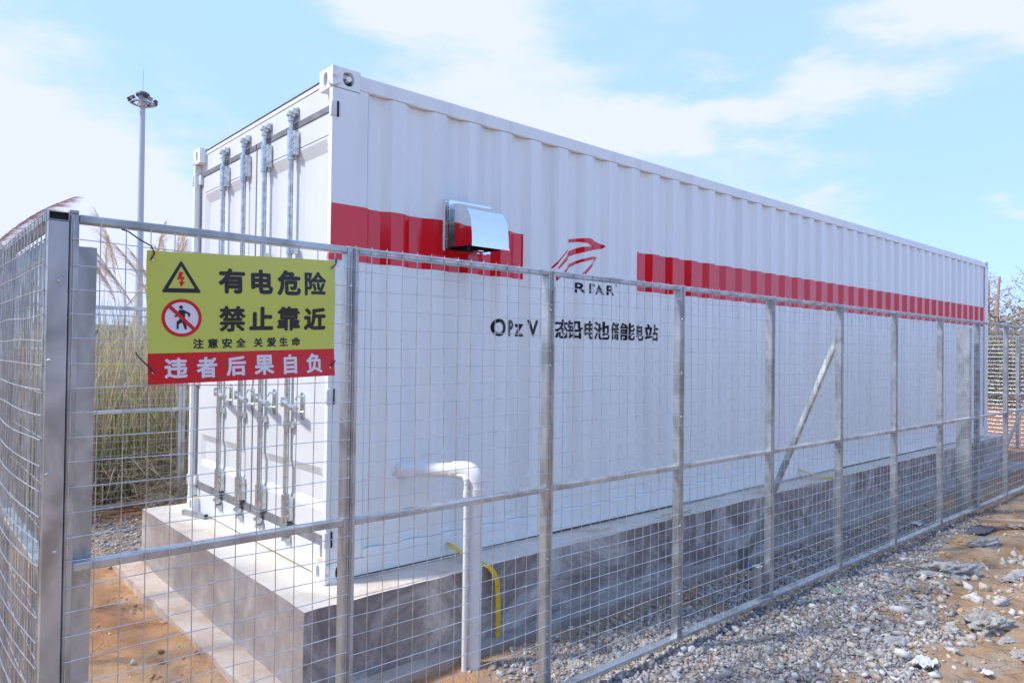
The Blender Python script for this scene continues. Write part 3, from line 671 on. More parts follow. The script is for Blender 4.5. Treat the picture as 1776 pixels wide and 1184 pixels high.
for v in bm.verts:
    r_ = 1+.25*math.sin(v.co.x*7+v.co.z*5)*math.cos(v.co.z*9); v.co = Vector((.495+v.co.x*.062*r_, .012+v.co.y*.022, .600+v.co.z*.060*r_))
MB().bm(bm).done('sealant_collar', M['sealant'], pp, True)
def strap(pts, label, w_=.036):
    t = thing('grounding_strap', (pts[-1][0], pts[-1][1], -.5), label, 'grounding strap', 'yellow grounding straps')
    b = MB(); P_ = [Vector(p) for p in pts]; pv = []
    for i, p in enumerate(P_):
        d = (P_[min(i+1, len(P_)-1)]-P_[max(i-1, 0)]).normalized()
        sd_ = Vector((1, 0, 0)); sd_ = (sd_-d*sd_.dot(d)).normalized(); nn = sd_.cross(d).normalized()*.0022
        pv += [p-sd_*w_/2-nn, p+sd_*w_/2-nn, p+sd_*w_/2+nn, p-sd_*w_/2+nn]
    f = []
    for i in range(len(P_)-1):
        for k in range(4): f.append((4*i+k, 4*i+(k+1) % 4, 4*i+4+(k+1) % 4, 4*i+4+k))
    f += [(0, 1, 2, 3), tuple(4*(len(P_)-1)+k for k in (3, 2, 1, 0))]
    b.add(pv, f).done('strap', M['yellow'], t)
    q = P_[0]; MB().tube([q+Vector((0, -.016, 0)), q+Vector((0, .003, 0))], .010, 8).done('bolt', M['zinc'], t)
strap([(.853, -.006, .096), (.858, -.030, .094), (.870, -.08, .072), (.905, -.18, .03), (.935, -.262, .012), (.955, -.296, -.004), (.985, -.312, -.045), (1.005, -.318, -.10), (1.012, -.322, -.25), (1.008, -.328, -.46), (1.008, -.335, -.56)],
      'yellow grounding strap just right of the white drain pipe')
strap([(5.53, -.006, .096), (5.55, -.05, .08), (5.68, -.15, .03), (5.88, -.232, .012), (5.95, -.262, -.02), (5.96, -.268, -.2), (5.96, -.28, -.56)],
      'yellow grounding strap crossing the plinth ledge farther along, behind the fence')
t = thing('dry_twig', (4.1, -.16, .0), 'thin dry twig lying on the plinth ledge', 'twig')
MB().tube([(2.75, -.20, .012), (2.95, -.235, .02), (3.10, -.21, .016), (3.24, -.215, .022)], .004, 5).tube([(2.9, -.16, .012), (3.0, -.20, .022), (3.2, -.235, .012)], .003, 5).done('stalk', M['stem'], t)

# ------------------------------------------------------------------ mesh fences
CELL = .0772; ZT = 1.75; ZM = .65; ZB = -.42
WR = .0017
def fence_panel(root, P, s0, s1, ztop, zmid, zbot, tw=.026, seed=0, wires=True, topover=True, bow=0., wr=WR, lefttube=True, righttube=True, rows=None):
    """P(s, o, z): s along the fence, o outwards from the tube axis"""
    r = random.Random(seed)
    def tube(a, b, nm):
        (sa, oa, za), (sb, ob, zb_) = a, b
        vs = [P(s, o, z) for z in (za, zb_) for s, o in ((sa, oa), (sb, oa), (sb, ob), (sa, ob))]
        bm = bmesh.new(); v = [bm.verts.new(p) for p in vs]
        for f in ((0, 1, 2, 3), (4, 5, 6, 7), (0, 1, 5, 4), (1, 2, 6, 5), (2, 3, 7, 6), (3, 0, 4, 7)): bm.faces.new([v[i] for i in f])
        bmesh.ops.recalc_face_normals(bm, faces=bm.faces)
        bmesh.ops.bevel(bm, geom=bm.edges[:], offset=.0028, segments=1, affect='EDGES')
        return MB().bm(bm).done(nm, M['galv'], root)
    h = tw*1.9
    if lefttube: tube((s0+.001, -h, zbot), (s0+tw, 0, ztop), 'upright')
    if righttube: tube((s1-tw, -h, zbot), (s1-.001, 0, ztop), 'upright')
    tube((s0+tw+.0005, -h, ztop-tw), (s1-tw-.0005, -.0005, ztop-.001), 'top_rail')
    tube((s0+tw+.0005, -h, zmid-tw), (s1-tw-.0005, -.0005, zmid), 'middle_rail')
    tube((s0+tw+.0005, -h, zbot), (s1-tw-.0005, -.0005, zbot+tw), 'bottom_rail')
    if not wires: return
    b = MB(); o0 = wr+.001; nseg = 10
    zo = r.uniform(-.012, .012); so_ = r.uniform(-.01, .01)
    bf = lambda s, z: bow*math.sin(math.pi*min(1, max(0, (s-s0)/(s1-s0))))*math.sin(math.pi*min(1, max(0, (z-zbot)/(ztop-zbot)))**.7)
    nv = int(round((s1-s0)/CELL)); zz = [ztop-.012+(.018 if topover else -.012)]
    for k in range(nv+1):
        s = s0+.010+(s1-s0-.02)*k/nv; a1, a2 = r.uniform(-.003, .003), r.uniform(-.003, .003); ph = r.uniform(0, 6)
        pts = []
        for j in range(nseg+1):
            z = zbot+.004+(zz[0]-zbot-.004)*j/nseg; pts.append(P(s+a1*math.sin(j*.9+ph), o0+bf(s, z)+.0012*math.sin(j*1.3+ph), z))
        b.tube(pts, wr, 6, False)
    if topover: b.tube([P(s0+.004, o0+wr*2, ztop-.010), P((s0+s1)/2, o0+wr*2, ztop-.007), P(s1-.004, o0+wr*2, ztop-.011)], wr, 6, False)
    z = ztop-.092+zo; row = 0
    while z > zbot+.01:
        ph = r.uniform(0, 6); am = r.uniform(.0008, .0035); pts = []; tilt = r.uniform(-.002, .002)
        for j in range(nseg+1):
            s = s0+.004+(s1-s0-.008)*j/nseg; pts.append(P(s, o0+wr*1.9+bf(s, z)+.001*math.sin(j+ph), z+am*math.sin(j*.8+ph)+tilt*(j/nseg-.5)))
        b.tube(pts, wr, 6, False); z -= CELL
    b.done('wire_mesh', M['wire'], root, True)
# front run: panels along +X, outside is -Y (tube outer face at y=-1.12)
ff = thing('mesh_fence', (-1.455, -1.11, -.5), 'long galvanised mesh fence in front of the container, warning sign hung on its first panel', 'fence')
ORG[ff.name] = (-1.455, -1.11, -.5)
FS = [-1.4525, -.465, .665, 1.795, 2.900, 4.022, 5.172, 6.390, 7.615, 8.755, 9.950, 11.15, 12.35, 13.5, 14.48]
Pf = lambda s, o, z: (s, -1.12-o, z)
for i in range(len(FS)-1):
    fence_panel(ff, Pf, FS[i], FS[i+1], ZT, ZM if i else .652, ZB, seed=i, topover=(i > 0), bow=.004)
for i, s_j in enumerate(FS[1:-1]):
    for z_j in (1.56, 1.24, .93, .30, -.12):
        if i > 2: break
        zj = z_j+.03*math.sin(i*2.1+z_j*5)
        MB().tube([(s_j-.013, -1.119, zj), (s_j-.013, -1.1265, zj)], .0055, 6).tube([(s_j+.013, -1.119, zj+.002), (s_j+.013, -1.124, zj+.002)], .004, 6).done('bolt', M['zinc'], ff)
# corner assembly
MB().box((-1.5095, -1.122, -.6), (-1.4545, -1.07, 1.722), .003).done('corner_tube', M['galv'], ff)
b = MB()   # open end of the side rail tube, seen end-on
x0, x1, z0, z1, y0, y1 = -1.5098, -1.4545, 1.7235, 1.751, -1.123, -1.06; tt = .002
b.box((x0, y0, z1-tt), (x1, y1, z1)).box((x0, y0, z0), (x1, y1, z0+tt)).box((x0, y0, z0+tt), (x0+tt, y1, z1-tt)).box((x1-tt, y0, z0+tt), (x1, y1, z1-tt)); b.done('open_tube_end', M['galv'], ff)
MB().box((x0+tt, y0+.012, z0+tt), (x1-tt, y0+.016, z1-tt)).done('tube_inside_shade', M['dark'], ff)  # near-black plate painted for the shade inside the open tube
MB().box((-1.4540, -1.1195, 1.7505), (-1.4275, -1.085, 1.761), .002).done('tube_cap', M['galv'], ff)
for (x, z, dx) in ((-1.482, 1.535, 0), (-1.504, 1.29, 0), (-1.480, .70, 0), (-1.503, .94, 0), (-1.478, .22, 0)):
    MB().tube([(x, -1.1215, z), (x+.006, -1.128, z+.002)], .0045, 8).done('bolt', M['zinc'], ff)
# inclined braces behind the run
for xt in (4.02, 11.15):
    MB().beam((xt+.028, -1.072, 1.45), (xt-.328, -.425, -.52), .042, .006, (0, 1, 0)).beam((xt+.008, -1.050, 1.45), (xt-.348, -.405, -.52), .005, .030, (0, 1, 0)).done('brace', M['galv'], ff)
# left run, receding from the corner along +Y, outside is -X
lf = thing('mesh_fence', (-1.512, .6, -.5), 'galvanised mesh fence receding at the left edge, its wires seen nearly end-on', 'fence')
ORG[lf.name] = (-1.512, .6, -.5)
Pl = lambda s, o, z: (-1.5105-o, s, z)
LS = [-1.118, .03, 1.17, 2.32, 3.50, 4.94]
for i in range(5): fence_panel(lf, Pl, LS[i], LS[i+1], 1.752, .645, ZB, seed=50+i, bow=.030 if i < 3 else .01, lefttube=(i > 0), wr=.0018)
for i, (sa, sb) in enumerate(((-1.05, .0), (.06, 1.12), (1.2, 2.28))):   # a second, finer mesh sheet tied to the inner side
    b = MB(); nv = int((sb-sa)/.031)
    for k in range(nv+1):
        s = sa+(sb-sa)*k/nv; b.tube([Pl(s, -.045+.004*math.sin(k*1.7), ZB+.02), Pl(s, -.045+.006*math.sin(k*2.3), .7), Pl(s, -.045, 1.72-.01*(k % 3))], .0024, 5, False)
    for k in range(14): b.tube([Pl(sa, -.041, ZB+.05+k*.154), Pl(sb, -.041, ZB+.05+k*.154)], .0022, 5, False)
    b.done('inner_mesh', M['galv'], lf, True)
# rear and end runs
rf = thing('mesh_fence', (1., 5.0, -.5), 'galvanised mesh fence behind the container in front of the tall grass', 'fence')
ORG[rf.name] = (1., 5.0, -.5)
Pr = lambda s, o, z: (s, 5.0+o, z)
RS = [-1.47, -.42, .69, 1.80, 2.95, 4.1, 5.25, 6.4, 7.55, 8.7, 9.85, 11.0, 12.15, 13.3, 14.45]
for i in range(14): fence_panel(rf, Pr, RS[i], RS[i+1], 1.77, .64, ZB, seed=80+i, tw=.038, wr=.0019, bow=.004)
ef = thing('mesh_fence', (14.5, 2., -.5), 'short galvanised mesh fence across the far end, beyond the container', 'fence')
ORG[ef.name] = (14.5, 2., -.5)
Pe = lambda s, o, z: (14.5+o, s, z)
for i in range(5): fence_panel(ef, Pe, -1.1+i*1.21, -1.1+(i+1)*1.21, 1.75, .64, ZB, seed=120+i, wr=.0014, bow=.004)

# channel stakes
def channel(name, x0, x1, y0, y1, z0, z1, label, cat='stake', t_=.004):
    t = thing(name, ((x0+x1)/2, (y0+y1)/2, z0), label, cat)
    b = MB().box((x0, y0, z0), (x1, y0+t_, z1)).box((x0, y0+t_+.0003, z0), (x0+t_, y1, z1)).box((x1-t_, y0+t_+.0003, z0), (x1, y1, z1))
    b.box((x0+t_+.0003, y1-t_, z0), (x0+t_+.016, y1, z1)).box((x1-t_-.016, y1-t_, z0), (x1-t_-.0003, y1, z1))
    b.done('channel', M['galv'], t); return t
channel('channel_stake', -1.4555, -1.366, -1.066, -1.01, -.7, 1.655, 'wide grey steel channel post right behind the front corner of the fence')
channel('channel_stake', 7.37, 7.46, -1.085, -.955, -.7, 1.66, 'tall steel channel post behind the fence near the far container end')
channel('channel_stake', 2.765, 2.815, -1.088, -1.045, -.75, -.165, 'short steel stake driven beside the bottom rail of the fence')
channel('channel_stake', 3.63, 3.68, -.46, -.41, -.75, -.33, 'short steel stake at the foot of the brace near the blue rag')
MB().box((2.758, -1.094, -.178), (2.822, -1.04, -.163), .003).done('stake_cap', M['zinc'], bpy.data.objects['channel_stake.002'])
bpy.data.objects['stake_cap'].location = (0, 0, 0)

# ------------------------------------------------------------------ warning sign
SG = [Vector(p) for p in ((-1.225, 0, 1.209), (-.551, 0, 1.232), (-.561, 0, 1.682), (-1.240, 0, 1.652))]
def S(u, v, t=0.):
    p = SG[0]*(1-u)*(1-v)+SG[1]*u*(1-v)+SG[2]*u*v+SG[3]*(1-u)*v
    bend = .010*math.sin(math.pi*u)+.014*max(0, (.12-u)/.12)*max(0, (v-.85)/.15)-.006*math.sin(2*math.pi*v)*u
    p.y = -1.141-bend-t; return p
sg = thing('warning_sign', (-.9, -1.14, 1.209), 'yellow-green and red warning sign in Chinese tied to the fence', 'sign')
def sheet(u0, u1, v0, v1, t, nu=24, nv=12):
    vs = [S(u0+(u1-u0)*i/nu, v0+(v1-v0)*j/nv, t) for i in range(nu+1) for j in range(nv+1)]
    return vs, [(i*(nv+1)+j, (i+1)*(nv+1)+j, (i+1)*(nv+1)+j+1, i*(nv+1)+j+1) for i in range(nu) for j in range(nv)]
def solid(bmb, u0, u1, v0, v1, t0, t1):
    vf, ff_ = sheet(u0, u1, v0, v1, t1); vb, fb = sheet(u0, u1, v0, v1, t0); b = MB().add(vf, ff_).add(vb, [f[::-1] for f in fb])
    nu, nv = 24, 12; n = len(vf); rim = [i*(nv+1) for i in range(nu+1)]+[nu*(nv+1)+j for j in range(1, nv+1)]+[i*(nv+1)+nv for i in range(nu-1, -1, -1)]+[j for j in range(nv-1, 0, -1)]
    for k in range(len(rim)):
        a, c_ = rim[k], rim[(k+1) % len(rim)]; b.f.append((a, a+n, c_+n, c_))
    return b
solid(None, 0, 1, .2335, 1, 0, .0025).done('board', M['sgreen'], sg, True)
solid(None, 0, 1, 0, .2335, 0, .0025).done('red_band', M['sred'], sg, True)
def flat(name, pts_uv, mat, t=.0032, tri=True):
    bm = bmesh.new(); f = bm.faces.new([bm.verts.new((u, v, 0)) for u, v in pts_uv]); bmesh.ops.triangulate(bm, faces=[f], ngon_method='EAR_CLIP')
    bmesh.ops.recalc_face_normals(bm, faces=bm.faces)
    for v in bm.verts: v.co = S(v.co.x, v.co.y, t)
    return MB().bm(bm).done(name, mat, sg)
def ring(name, outer, inner, mat, t=.0032):
    n = len(outer); vs = [S(*p, t) for p in outer]+[S(*p, t) for p in inner]
    return MB().add(vs, [(i, (i+1) % n, n+(i+1) % n, n+i) for i in range(n)]).done(name, mat, sg)
ASP = .674/.446
def sign_glyph(ch, u0, v0, u1, v1, mat, bold):
    V, Fs = glyph(ch); k = bold*.075; kv = k*ASP; b = MB()
    for j, (au, av) in enumerate(shifts(1.)):
        b.add([S(u0+k+au*k+(u1-u0-2*k)*a, v0+kv+av*kv+(v1-v0-2*kv)*b_, .0032+.00008*j) for a, b_ in V], Fs)
    b.done('letter', mat, sg)
for g in [('有', .3375, .6924, .4748, .8919), ('电', .5057, .6936, .6253, .8927), ('危', .6502, .6864, .7861, .8962), ('险', .8096, .6922, .941, .8948),
          ('禁', .3391, .3896, .4751, .5936), ('止', .4959, .4007, .6274, .5909), ('靠', .6496, .394, .7841, .5949), ('近', .8062, .3962, .9422, .5877)]:
    sign_glyph(*g, M['sblack'], .076 if g[0] not in '禁靠险' else .058)
for g in [('注', .2095, .2622, .2613, .3387), ('意', .2806, .2627, .3338, .339), ('安', .3531, .2609, .4049, .3395), ('全', .4242, .2659, .4775, .3398),
          ('关', .5204, .2629, .5692, .339), ('爱', .5915, .2633, .6433, .3394), ('生', .6625, .2662, .7129, .3398), ('命', .7336, .2644, .7868, .3402)]:
    sign_glyph(*g, M['sblack'], .022)
for g in [('违', .0739, .0407, .1819, .1961), ('者', .225, .033, .3272, .1969), ('后', .3733, .0386, .4769, .1956), ('果', .5215, .0353, .6311, .1985),
          ('自', .686, .032, .7645, .1971), ('负', .8209, .0312, .9201, .1982)]:
    sign_glyph(*g, M['swhite'], .05)
def rtri(cx, apex, base, hw, r_):
    c_ = [(cx-hw, base), (cx+hw, base), (cx, apex)]; out = []
    for i in range(3):
        p = np.array(c_[i]); a = np.array(c_[i-1]); b_ = np.array(c_[(i+1) % 3]); ua = (a-p)*r_; ub = (b_-p)*r_
        for t in np.linspace(0, 1, 6): out.append(tuple(((1-t)**2)*(p+ua)+2*t*(1-t)*p+(t*t)*(p+ub)))
    return out
ring('triangle_frame', rtri(.1588, .94, .692, .094, .07), rtri(.1588, .895, .725, .062, .03), M['sblack'])
flat('bolt_symbol', [(.1486, .8503), (.1677, .8491), (.1600, .8113), (.1744, .8149), (.1640, .7752), (.1750, .7743), (.1565, .735), (.1465, .776), (.1555, .7756), (.1592, .7975), (.1390, .7879)], M['sred'])
cc = (.1585, .4995); ro = (.0945, .144)
cir = lambda k, n=48: [(cc[0]+ro[0]*k*math.cos(2*math.pi*i/n), cc[1]+ro[1]*k*math.sin(2*math.pi*i/n)) for i in range(n)]
ring('prohibition_ring', cir(1), cir(.83), M['sred']); flat('ring_field', cir(.83), M['swhite'], .0030)
flat('walker_head', [(.1550+.0092*math.cos(a), .5805+.014*math.sin(a)) for a in np.linspace(0, 2*math.pi, 16, endpoint=False)], M['sblack'], .0036)
flat('walker', [(.1450, .5602), (.1647, .5633), (.1981, .5343), (.1960, .5074), (.1880, .5079), (.1875, .526), (.1744, .5357), (.1720, .4886), (.1761, .4749), (.1820, .4139), (.1720, .4099), (.1596, .4646), (.1431, .4498), (.1423, .4138), (.1325, .4143), (.1332, .4707), (.1499, .4944), (.1461, .5239), (.1294, .5024), (.1222, .5096), (.1380, .5355)], M['sblack'], .0036)
dx_, dy_ = ro[0]*.86*math.cos(math.radians(135)), ro[1]*.86*math.sin(math.radians(135))
nn = (.0062, .0095)
flat('slash', [(cc[0]+dx_-nn[0], cc[1]+dy_-nn[1]), (cc[0]-dx_-nn[0], cc[1]-dy_-nn[1]), (cc[0]-dx_+nn[0], cc[1]-dy_+nn[1]), (cc[0]+dx_+nn[0], cc[1]+dy_+nn[1])], M['sred'], .0042)
for (u, v, pts) in ((.0265, .9305, [(-.006, -.004, .0), (.004, .012, .022), (-.006, .010, .045), (-.04, .003, .062), (-.075, .0, .085), (-.095, .0, .090)]),
                    (.9724, .924, [(0, 0, 0), (.006, -.004, .008), (.020, .006, .020)]), (.0228, .0913, [(.004, 0, -.002), (-.012, -.004, .016), (-.045, .006, .050), (-.055, .004, .066)]), (.9729, .0725, [(0, 0, 0), (.006, -.004, .010), (.018, .006, .026)])):
    p = S(u, v, .004); MB().tube([p+Vector((a, -.003-abs(b_)*.2, c_)) for a, b_, c_ in pts], .0024, 6).done('cable_tie', M['plastic_black'], sg)
    MB().tube([p+Vector((0, .001, 0)), p+Vector((0, -.001, 0))], .0045, 12).done('eyelet', M['swhite'], sg)

# ------------------------------------------------------------------ bits and pieces lying about
def lump(name, x, y, sx, sy, sz, seed, label, mat='rubble', cat='concrete lump', group='concrete lumps on the waste ground', sub=5, rot=0.):
    bm = bmesh.new(); bmesh.ops.create_icosphere(bm, subdivisions=sub, radius=1)
    P_ = np.array([v.co[:] for v in bm.verts]); q3 = [Vector(p) for p in P_]; so3 = Vector((seed*3.7, seed*1.3, 0))
    a = np.array([mnoise.fractal(p*1.4+so3, 1.0, 2.0, 3) for p in q3])*.55; b_ = np.array([mnoise.fractal(p*5+so3, .75, 2.1, 5)-.35*abs(mnoise.noise(p*9+so3)) for p in q3])*.12
    P_ = P_*(1+a+b_)[:, None]*np.array([sx, sy, sz])*.88; c_, s_ = math.cos(rot), math.sin(rot)
    X_ = P_[:, 0]*c_-P_[:, 1]*s_; Y_ = P_[:, 0]*s_+P_[:, 1]*c_; gz = float(gheight(np.array([x]), np.array([y]))[0])
    for i, v in enumerate(bm.verts): v.co = Vector((x+X_[i], y+Y_[i], gz+sz*.12+P_[i, 2]))
    o = MB().bm(bm).done(name, M[mat], None); tag(o, label, cat, group); return o
lump('concrete_lump', 4.80, -1.66, .30, .12, .085, 1, 'broad crumbled grey concrete patch nearest the fence on the waste ground', rot=-.5)
lump('concrete_lump', 3.74, -2.24, .17, .11, .10, 2, 'long jagged grey concrete lump at the right edge of the picture', rot=-.3)
lump('concrete_lump', 3.42, -1.93, .085, .075, .085, 3, 'upright rounded concrete lump at the edge of the gravel')
lump('concrete_lump', 3.46, -2.09, .08, .05, .04, 4, 'small flat concrete lump between two bigger lumps', rot=.6)
lump('concrete_lump', 2.97, -1.93, .10, .06, .035, 5, 'low concrete lump half sunk in gravel above the white plastic scrap', rot=.2)
lump('concrete_lump', 3.30, -2.52, .07, .06, .045, 6, 'grey concrete lump at the lower right edge of the ground')
lump('concrete_lump', 3.85, -1.73, .12, .06, .04, 7, 'angular pale concrete lump left of the broad crumbled patch', rot=-.8)
lump('concrete_lump', 6.2, -1.55, .26, .08, .07, 8, 'long pale concrete spill beside the ochre soil', rot=-.25)
lump('concrete_lump', 5.25, -2.07, .30, .07, .045, 9, 'thin crust of pale concrete across the ruts', rot=-.2)
lump('concrete_lump', 3.55, -2.38, .10, .05, .028, 10, 'thin whitish concrete slab piece under the jagged lump', rot=.1)
lump('concrete_lump', 7.3, -1.62, .14, .12, .09, 12, 'brownish concrete block beside the wooden board by the fence')
lump('concrete_lump', 1.65, -.98, .06, .05, .035, 13, 'small pale concrete lump inside the fence on the gravel')
lump('concrete_lump', 1.15, -.86, .08, .06, .04, 14, 'earthy lump inside the fence near the yellow strap', rot=1)
lump('ash_patch', 6.75, -1.38, .30, .10, .035, 15, 'heap of black ash under the far end of the fence', 'lamp', 'ash heap', None)
def crumple(name, x, y, r_, mat, label, cat, seed, hz=.5):
    bm = bmesh.new(); bmesh.ops.create_grid(bm, x_segments=14, y_segments=14, size=1)
    P_ = np.array([v.co[:] for v in bm.verts]); a = fbm(P_[:, 0]*2.2+seed, P_[:, 1]*2.2, 4, seed, .7)
    gz = float(gheight(np.array([x]), np.array([y]))[0]); ed = 1+.6*fbm(P_[:, 0]*1.5+3, P_[:, 1]*1.5+seed, 2, seed+8)
    for i, v in enumerate(bm.verts): v.co = Vector((x+P_[i, 0]*r_*ed[i], y+P_[i, 1]*r_*.7*ed[i], gz+.022+abs(a[i])*r_*hz*1.3))
    g = bmesh.ops.solidify(bm, geom=bm.faces[:], thickness=.001)
    o = MB().bm(bm).done(name, M[mat], None); tag(o, label, cat); return o
crumple('plastic_scrap', 2.70, -2.18, .075, 'sheet', 'crumpled white plastic scrap lying on the gravel at lower right', 'plastic scrap', 2, 1.1)
crumple('plastic_scrap', 2.83, -2.46, .035, 'sheet', 'small bluish plastic scrap at the bottom edge of the gravel', 'plastic scrap', 4, .9)
crumple('plastic_sheet', .72, 5.25, .32, 'sheet', 'bright white sheet on the ground behind the rear fence post', 'plastic sheet', 5, .8)
crumple('rag', 3.60, -1.27, .055, 'greenrag', 'dull green rag on the gravel just outside the fence', 'rag', 7, .6)
crumple('rag', 3.70, -.50, .045, 'blue', 'small blue rag at the foot of the fence brace', 'rag', 9, 1.2)
crumple('plastic_scrap', 6.45, -.86, .07, 'sheet', 'white plastic scraps lying inside the fence below a far panel', 'plastic scrap', 11, .8)
t = MB().beam((6.88, -1.30, -.40), (7.25, -1.95, -.37), .10, .028).done('board', M['wood']); t.name = 'wooden_board'; tag(t, 'weathered wooden board leaning out from under the far fence', 'board')
t = MB().beam((8.3, -.95, -.445), (9.0, -.72, -.43), .10, .025).beam((8.5, -.72, -.43), (9.1, -.55, -.42), .06, .03).done('wooden_offcuts', M['wood']); tag(t, 'pale wooden offcuts on the ground below the far plinth end', 'offcuts')
t = thing('steel_offcut', (0, 2.1, 0), 'short square steel tube lying against the far bottom corner of the container', 'steel tube')
b = MB(); p, q = Vector((-.065, 2.30, .020)), Vector((.015, 2.02, .020)); d_ = (q-p).normalized(); u_ = d_.cross(Vector((0, 0, 1))); w2 = .018
for s_, vv_ in ((1, 0), (-1, 0), (0, 1), (0, -1)):
    off = u_*s_*(w2-.0015)+Vector((0, 0, vv_*(w2-.0015))); b.beam(p+off, q+off, .003 if s_ else 2*w2-.0064, 2*w2 if s_ else .003)
b.done('tube_wall', M['galv'], t); MB().beam(p+d_*.02, q-d_*.012, 2*w2-.007, 2*w2-.007).done('tube_inside_shade', M['dark'], t)  # near-black core stands for the shade inside the offcut

# dry stalks and twigs on the ground
def sticks(name, xs_, ys_, len0, len1, r0, seed, cols, lift=.01, mat='veg', slope=.15, hz=None):
    r = np.random.default_rng(seed); n = len(xs_); a = r.uniform(0, 2*math.pi, n); ln = r.uniform(len0, len1, n); V = []; Fq = []; T = []
    for i in range(n):
        d = np.array([math.cos(a[i]), math.sin(a[i])]); z0_ = (gheight(np.array([xs_[i]]), np.array([ys_[i]]))[0] if hz is None else hz[i])+lift*r.uniform(.3, 1.5); sl2 = r.uniform(-.03, slope)
        side = np.array([-d[1], d[0]]); bend = r.uniform(-.12, .12); col = np.array(cols[r.integers(len(cols))])*r.uniform(.8, 1.15); k0 = len(V)
        for j in range(4):
            t = j/3; c_ = np.array([xs_[i], ys_[i]])+d*ln[i]*(t-.5)+side*bend*ln[i]*math.sin(math.pi*t); z = z0_+sl2*ln[i]*t
            rr = r0*(1-.4*t)
            V += [(*(c_-side*rr), z), (*(c_+side*rr), z), (*c_, z+rr*1.5)]; T += [col]*3
        for j in range(3):
            for k in range(3): Fq.append((k0+3*j+k, k0+3*j+(k+1) % 3, k0+3*j+3+(k+1) % 3, k0+3*j+3+k))
    return obj(name, V, np.array(Fq), M[mat], None, False, {'tint': np.array(T)}, 'stuff')
r_ = np.random.default_rng(3)
x1, y1 = samp(1500, 2.4, 9.5, -3.2, -1.25, lambda x, y: .75*(1-gravel_density(x, y))+.06, 30)
sticks('dry_twigs', x1, y1, .04, .22, .0016, 31, [(.30, .22, .13), (.40, .31, .2), (.2, .14, .09)])
x1, y1 = samp(260, -1.3, 1.2, -1.1, 4.0, lambda x, y: .6*((x < -.5)+(y > 3) > 0), 32)
sticks('fallen_stalks', x1, y1, .05, .25, .0014, 33, [(.45, .36, .2), (.3, .2, .12)])
x1 = r_.uniform(-1.6, 1.6, 5200); y1 = r_.uniform(4.15, 6.6, 5200); keep = fbm(x1*1.4, y1*1.4, 3, 3) > -.12
sticks('dead_straw', x1[keep], y1[keep], .15, .7, .0022, 34, [(.66, .56, .38), (.52, .42, .27), (.38, .31, .2), (.74, .65, .46)], .05, 'veg', .6, gheight(x1[keep], y1[keep])+r_.uniform(0, .75, keep.sum())*sstep(4.6, 5.5, y1[keep]))

# ------------------------------------------------------------------ vegetation
def blades(name, X_, Y_, Z_, hgt, lean, leandir, width, cols, seed, kind='stuff', mat='veg', nseg=5, droop=.55, parent=None):
    r = np.random.default_rng(seed); n = len(X_); t = np.linspace(0, 1, nseg+1)
    ld = np.stack([np.cos(leandir), np.sin(leandir)], 1); sd_ = np.stack([-ld[:, 1], ld[:, 0]], 1)
    tw = r.uniform(-.9, .9, n); sd_ = sd_*np.cos(tw)[:, None]+ld*np.sin(tw)[:, None]
    hz_ = (lean*hgt)[:, None]*t**1.8; vz = hgt[:, None]*(t-droop*lean[:, None]*t**3)
    cx_ = X_[:, None]+ld[:, 0:1]*hz_; cy_ = Y_[:, None]+ld[:, 1:2]*hz_; cz_ = Z_[:, None]+vz
    wd = width[:, None]*np.clip(np.minimum(1, 4*(1.02-t)), .05, 1)*.5
    A = np.stack([cx_-sd_[:, 0:1]*wd, cy_-sd_[:, 1:2]*wd, cz_], -1); B = np.stack([cx_+sd_[:, 0:1]*wd, cy_+sd_[:, 1:2]*wd, cz_], -1)
    V = np.stack([A, B], 2).reshape(n, -1, 3); k = 2*(nseg+1); base = (np.arange(n)*k)[:, None, None]
    q = np.array([[2*j, 2*j+1, 2*j+3, 2*j+2] for j in range(nseg)])[None]+base
    C_ = np.array(cols)[r.integers(len(cols), size=n)]*r.uniform(.75, 1.2, (n, 1)); C_ = np.repeat(C_, k, 0)
    return obj(name, V.reshape(-1, 3), q.reshape(-1, 4), M[mat], parent, False, {'tint': C_}, kind)
def field(n, x0, x1, y0, y1, seed):
    r = np.random.default_rng(seed); x = r.uniform(x0, x1, n); y = r.uniform(y0, y1, n); return x, y, r
GREEN = [(.30, .37, .12), (.36, .43, .15), (.42, .45, .19), (.54, .50, .26), (.22, .28, .09)]
STRAW = [(.66, .55, .36), (.52, .42, .26), (.74, .64, .45), (.38, .29, .17)]
x, y, r = field(7200, -4.5, 6.5, 5.6, 9.5, 41); gz = gheight(x, y); clump = fbm(x*1.1, y*1.1, 3, 61)
blades('tall_grass', x, y, gz, r.uniform(1.0, 2.0, len(x))*(1+.9*clump)+.12*(y-5.4), r.uniform(.15, .75, len(x)), r.uniform(0, 6.28, len(x)), r.uniform(.008, .018, len(x)), GREEN+STRAW[:1], 42)
x, y, r = field(9500, -4.5, 6.5, 5.4, 8.0, 43); gz = gheight(x, y)
blades('dry_grass', x, y, gz, r.uniform(.35, 1.05, len(x))+.45*np.clip(y-5.4, 0, 1), r.uniform(.4, 1.5, len(x)), r.uniform(0, 6.28, len(x)), r.uniform(.004, .010, len(x)), STRAW+[(.20, .15, .09), (.62, .54, .38)], 44)
x, y, r = field(7500, -4.5, 6.5, 5.5, 9.0, 45); gz = gheight(x, y)
blades('seeding_stems', x, y, gz, r.uniform(1.9, 2.9, len(x)), r.uniform(.05, .4, len(x)), r.uniform(0, 6.28, len(x)), r.uniform(.006, .012, len(x)), [(.66, .56, .38), (.46, .46, .22), (.72, .60, .44), (.55, .42, .30)], 46)
